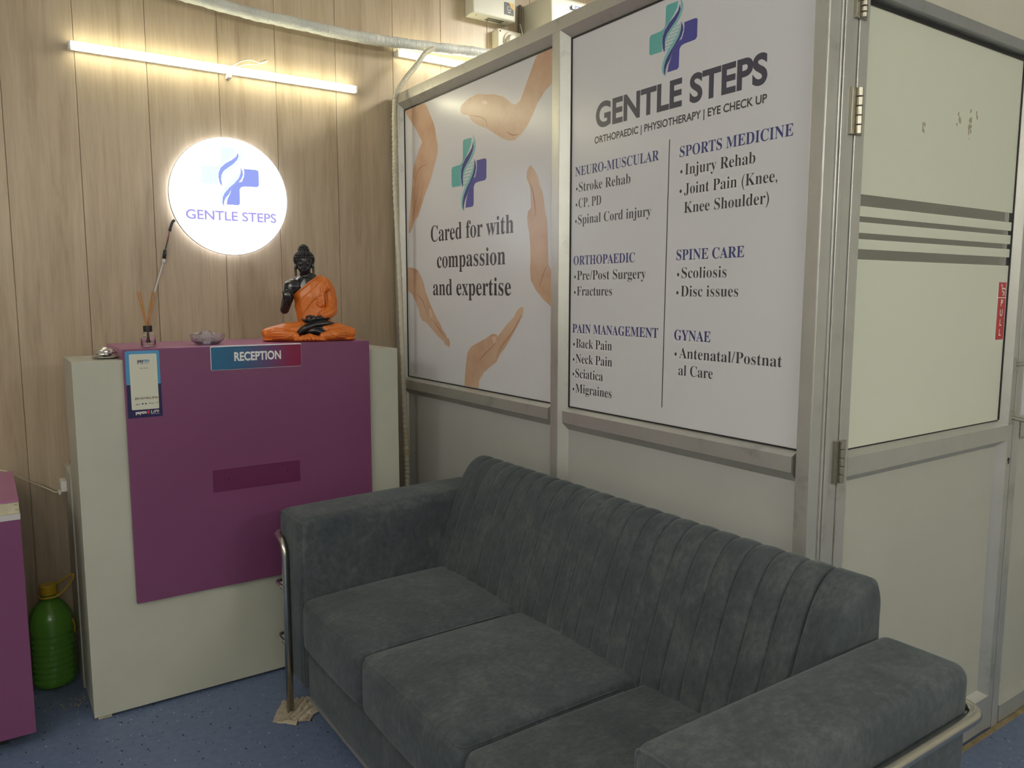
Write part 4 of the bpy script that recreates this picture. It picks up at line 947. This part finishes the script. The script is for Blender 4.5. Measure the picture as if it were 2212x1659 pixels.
# ribbed back
prof = catmull([(1.30, .30), (1.305, .40), (1.328, .50), (1.362, .60), (1.392, .68), (1.42, .74), (1.455, .785), (1.495, .802), (1.53, .790), (1.548, .755), (1.552, .70), (1.552, .58), (1.552, .40), (1.552, .14)], 5)
prof = [Vector((p[0], p[1], 0)) if len(p) < 3 else Vector((p[0], p[1], 0)) for p in [(q.x, q.y) for q in [Vector((a.x, a.y)) for a in prof]]]
m_ = len(prof); nor = []
for i in range(m_):
    t = (prof[min(i + 1, m_ - 1)] - prof[max(i - 1, 0)]).normalized(); nor.append(Vector((-t.y, t.x, 0)))
Y0, Y1, RW = .863, 2.398, .0655
st_y = []
nr = 22; ystart = Y1 - .004 - nr * RW
for k in range(nr):
    for u in (0, .04, .14, .3, .5, .7, .86, .96): st_y.append((ystart + (k + u) * RW, u))
st_y.append((ystart + nr * RW, 0))
st_y = [(Y0 + (ystart - Y0) * t, .5) for t in (0, .12, .3, .6, .9)] + st_y
bm = BM(); rings = []
for y, u in st_y:
    d = min(y - Y0, Y1 - y); R_ = .016
    inset = 0 if d > R_ else R_ - math.sqrt(max(0, R_ * R_ - (R_ - d) ** 2))
    b = .0075 * (1 - (2 * u - 1) ** 2) ** .5 - (.006 if u in (0,) else 0)
    ring = []
    for i in range(m_):
        f = 1.0 if i < m_ * .62 else max(0, 1 - (i - m_ * .62) / (m_ * .12))
        p = prof[i] + nor[i] * (b * f - inset); ring.append((p.x, y, p.y))
    ring.append((1.40, y, .14)); rings.append(ring)
sweep(bm, rings, None); obj('backrest', bm, M_suede, sf, True)
for o_ in sf.children:
    if o_.name.startswith('backrest'):
        e_ = o_.modifiers.new('split', 'EDGE_SPLIT'); e_.split_angle = math.radians(55)
# steel tube frame
RTB = .0125; XT = XF - .022; zt = .592
def leg_path(yl, yo, s):
    return [(XT, yl, .004), (XT, yl, zt), (XT + .004, yo, zt), (XT + .06, yo, zt), (1.535, yo, zt)]
fr = BM()
for yl, yo in ((2.455, 2.568), (.764, .660)):
    bm = BM(); s = 1 if yo > 1.6 else -1
    q = [Vector((XT, yl, .004)), Vector((XT, yl, zt - .03)), Vector((XT, yl + s * .025, zt + .002)), Vector((XT + .004, yo - s * .0, zt)), Vector((XT + .09, yo, zt)), Vector((XR + .012, yo, zt)), Vector((XR + .012, yo - s * .1, zt)), Vector((XR + .012, yo - s * .12, .004))]
    tube(bm, fillet(q, .045, 8), RTB, 14); bm = shear(bm) if s > 0 else bm; obj('tube_frame', bm, M_steel, sf, True)
    for z in (.425, .235):
        q = [Vector((XT, yl, z)), Vector((XT, yo, z)), Vector((XT + .05, yo, z)), Vector((XR, yo, z))]
        bm = BM(); tube(bm, fillet(q, .03, 6), .0062, 10); bm = shear(bm) if s > 0 else bm; obj('side_rail', bm, M_steel, sf, True)
# newspaper wad under the front leg
def news_mat():
    m = mat('newsprint', (.5, .42, .3), .8, 0, .2)
    n = N(m, 'ShaderNodeTexNoise', i_Scale=18.0, i_Detail=4); LK(m, coords(m), n.inputs['Vector'])
    r = ramp(m, n.outputs['Fac'], [(.3, (.42, .36, .27)), (.7, (.55, .49, .39))])
    wv = N(m, 'ShaderNodeTexWave', i_Scale=70.0, i_Distortion=1.5, i_Detail=1.0); wv.bands_direction = 'Y'; LK(m, coords(m), wv.inputs['Vector'])
    n2 = N(m, 'ShaderNodeTexNoise', i_Scale=110.0, i_Detail=1); LK(m, coords(m), n2.inputs['Vector'])
    a = N(m, 'ShaderNodeMath', operation='MULTIPLY'); LK(m, wv.outputs['Fac'], a.inputs[0]); LK(m, n2.outputs['Fac'], a.inputs[1])
    rr = ramp(m, a.outputs[0], [(.42, (1, 1, 1)), (.52, (.5, .45, .4))])
    mx = N(m, 'ShaderNodeMix', data_type='RGBA', blend_type='MULTIPLY'); mx.inputs[0].default_value = 1; LK(m, r.outputs[0], mx.inputs[6]); LK(m, rr.outputs[0], mx.inputs[7]); LK(m, mx.outputs[2], bsdf(m).inputs['Base Color'])
    return m
nw = thing('newspaper_wad', 'crumpled folded newspaper wedged under the front sofa leg', 'newspaper', (.79, 2.43, 0))
M_news = news_mat()
lx, ly = XT, 2.452
def sheet(cx, cy, z0, lx_, ly_, ang, amp, seed, fold=0.0):
    bm = BM(); n = 14; g = []
    ca, sa = math.cos(ang), math.sin(ang)
    for i in range(n + 1):
        row = []
        for j in range(n + 1):
            u, v = (i / n - .5) * lx_, (j / n - .5) * ly_
            q = Vector((u * 14 + seed, v * 14, seed * .3))
            jag = 1 + .10 * noise.noise(Vector((seed * 3, i * .9, j * .9)))
            z = z0 + amp * (abs(noise.noise(q)) + .6 * abs(noise.noise(q * 2.1))) + fold * max(0, (i / n - .55)) ** 1.4
            row.append(bm.verts.new((cx + (u * ca - v * sa) * jag, cy + (u * sa + v * ca) * jag, z)))
        g.append(row)
    for i in range(n):
        for j in range(n): bm.faces.new((g[i][j], g[i + 1][j], g[i + 1][j + 1], g[i][j + 1]))
    o = obj('folded_sheet', bm, M_news, nw)
    s_ = o.modifiers.new('thick', 'SOLIDIFY'); s_.thickness = .0012
    return o
sheet(.795, 2.452, .001, .135, .125, 1.02, .004, 1.0)
sheet(.815, 2.455, .005, .10, .115, .55, .007, 4.2)
def pleat(p0, p1, w, h, lean, seed):
    """one stiff standing crease of the folded paper"""
    bm = BM(); n = 9; rows = []
    p0, p1 = Vector(p0), Vector(p1); d = (p1 - p0).normalized(); sd = Vector((-d.y, d.x, 0))
    for i in range(n + 1):
        t = i / n; c = p0.lerp(p1, t); k = .35 + .65 * t; jj = noise.noise(Vector((seed, t * 4, 0)))
        prof_ = [(-w * k, .0), (-w * k * .35, h * k * .75), (lean * h * k, h * k), (w * k * .45 + lean * h * k, h * k * .55), (w * k, .001)]
        rows.append([bm.verts.new(c + sd * (a + .006 * jj) + Vector((0, 0, max(.001, b * (1 + .35 * noise.noise(Vector((seed * 2, t * 5, a * 90)))))))) for a, b in prof_])
    for a, b in zip(rows, rows[1:]):
        for q in range(4): bm.faces.new((a[q], a[q + 1], b[q + 1], b[q]))
    o = obj('folded_sheet', bm, M_news, nw)
    s_ = o.modifiers.new('thick', 'SOLIDIFY'); s_.thickness = .001
pleat((.754, 2.424, .002), (.838, 2.494, .006), .012, .020, .3, 1.3)
pleat((.762, 2.406, .002), (.850, 2.470, .006), .012, .026, .35, 5.1)
pleat((.768, 2.390, .002), (.856, 2.440, .005), .012, .028, .3, 9.7)
pleat((.772, 2.377, .002), (.852, 2.410, .004), .011, .022, .2, 12.9)
pleat((.722, 2.418, .001), (.775, 2.374, .002), .011, .012, .1, 17.2)
# ================================================================== CEILING FILL LIGHTS (unseen panels added to light the rooms)
M_cl = emit('added ceiling fill diffuser', C_CEIL, L_CEIL); M_rl = emit('added room fill diffuser', C_CEIL, L_ROOM)
M_sl = emit('added side fill diffuser', C_CEIL, L_SIDE); M_sl2 = emit('added door side fill diffuser', C_CEIL, L_SIDE * 1.35)
for x, y, lab, m in ((-.95, -.5, 'unseen square ceiling fill panel added left of the camera', M_cl), (1.6, -1.5, 'unseen square ceiling fill panel added in front of the door', M_cl), (2.9, 2.2, 'unseen square ceiling fill panel added in the room behind the partition', M_rl)):
    t = thing('ceiling_fill_light', lab, 'light', (x, y, ZC), group='added square ceiling fill lights')
    bm = BM()
    for a in ((x - .31, x - .295, y - .31, y + .31), (x + .295, x + .31, y - .31, y + .31), (x - .295, x + .295, y - .31, y - .295), (x - .295, x + .295, y + .295, y + .31)): box(bm, *a, ZC - .03, ZC - .0005)
    obj('frame', bm, M_plastic, t)
    obj('diffuser', bx(x - .294, x + .294, y - .294, y + .294, ZC - .022, ZC - .008), m, t)
# fill tube lights, added on two unseen walls to brighten upright surfaces
for wl, a, b, lab in (('l', -1.5, -.3, 'added fill tube light on left wall nearer the front wall'), ('l', .2, 1.4, 'added fill tube light on left wall nearer the wood wall'), ('f', -.9, .3, 'added fill tube light on front wall left half'), ('f', 1.6, 2.8, 'added fill tube light on front wall right half')):
    z0, z1 = 2.33, 2.372
    t = thing('tube_light', lab, 'light', (-1.8, (a + b) / 2, 2.35) if wl == 'l' else ((a + b) / 2, -2.6, 2.35), group='added fill tube lights on the unseen walls')
    if wl == 'l':
        obj('housing', bx(-1.7995, -1.774, a, b, z0, z1), M_plastic, t); obj('diffuser', bx(-1.7738, -1.758, a + .008, b - .008, z0, z1), M_sl, t)
    else:
        obj('housing', bx(a, b, -2.5995, -2.574, z0, z1), M_plastic, t); obj('diffuser', bx(a + .008, b - .008, -2.5738, -2.558, z0, z1), M_sl2 if a > 1 else M_sl, t)
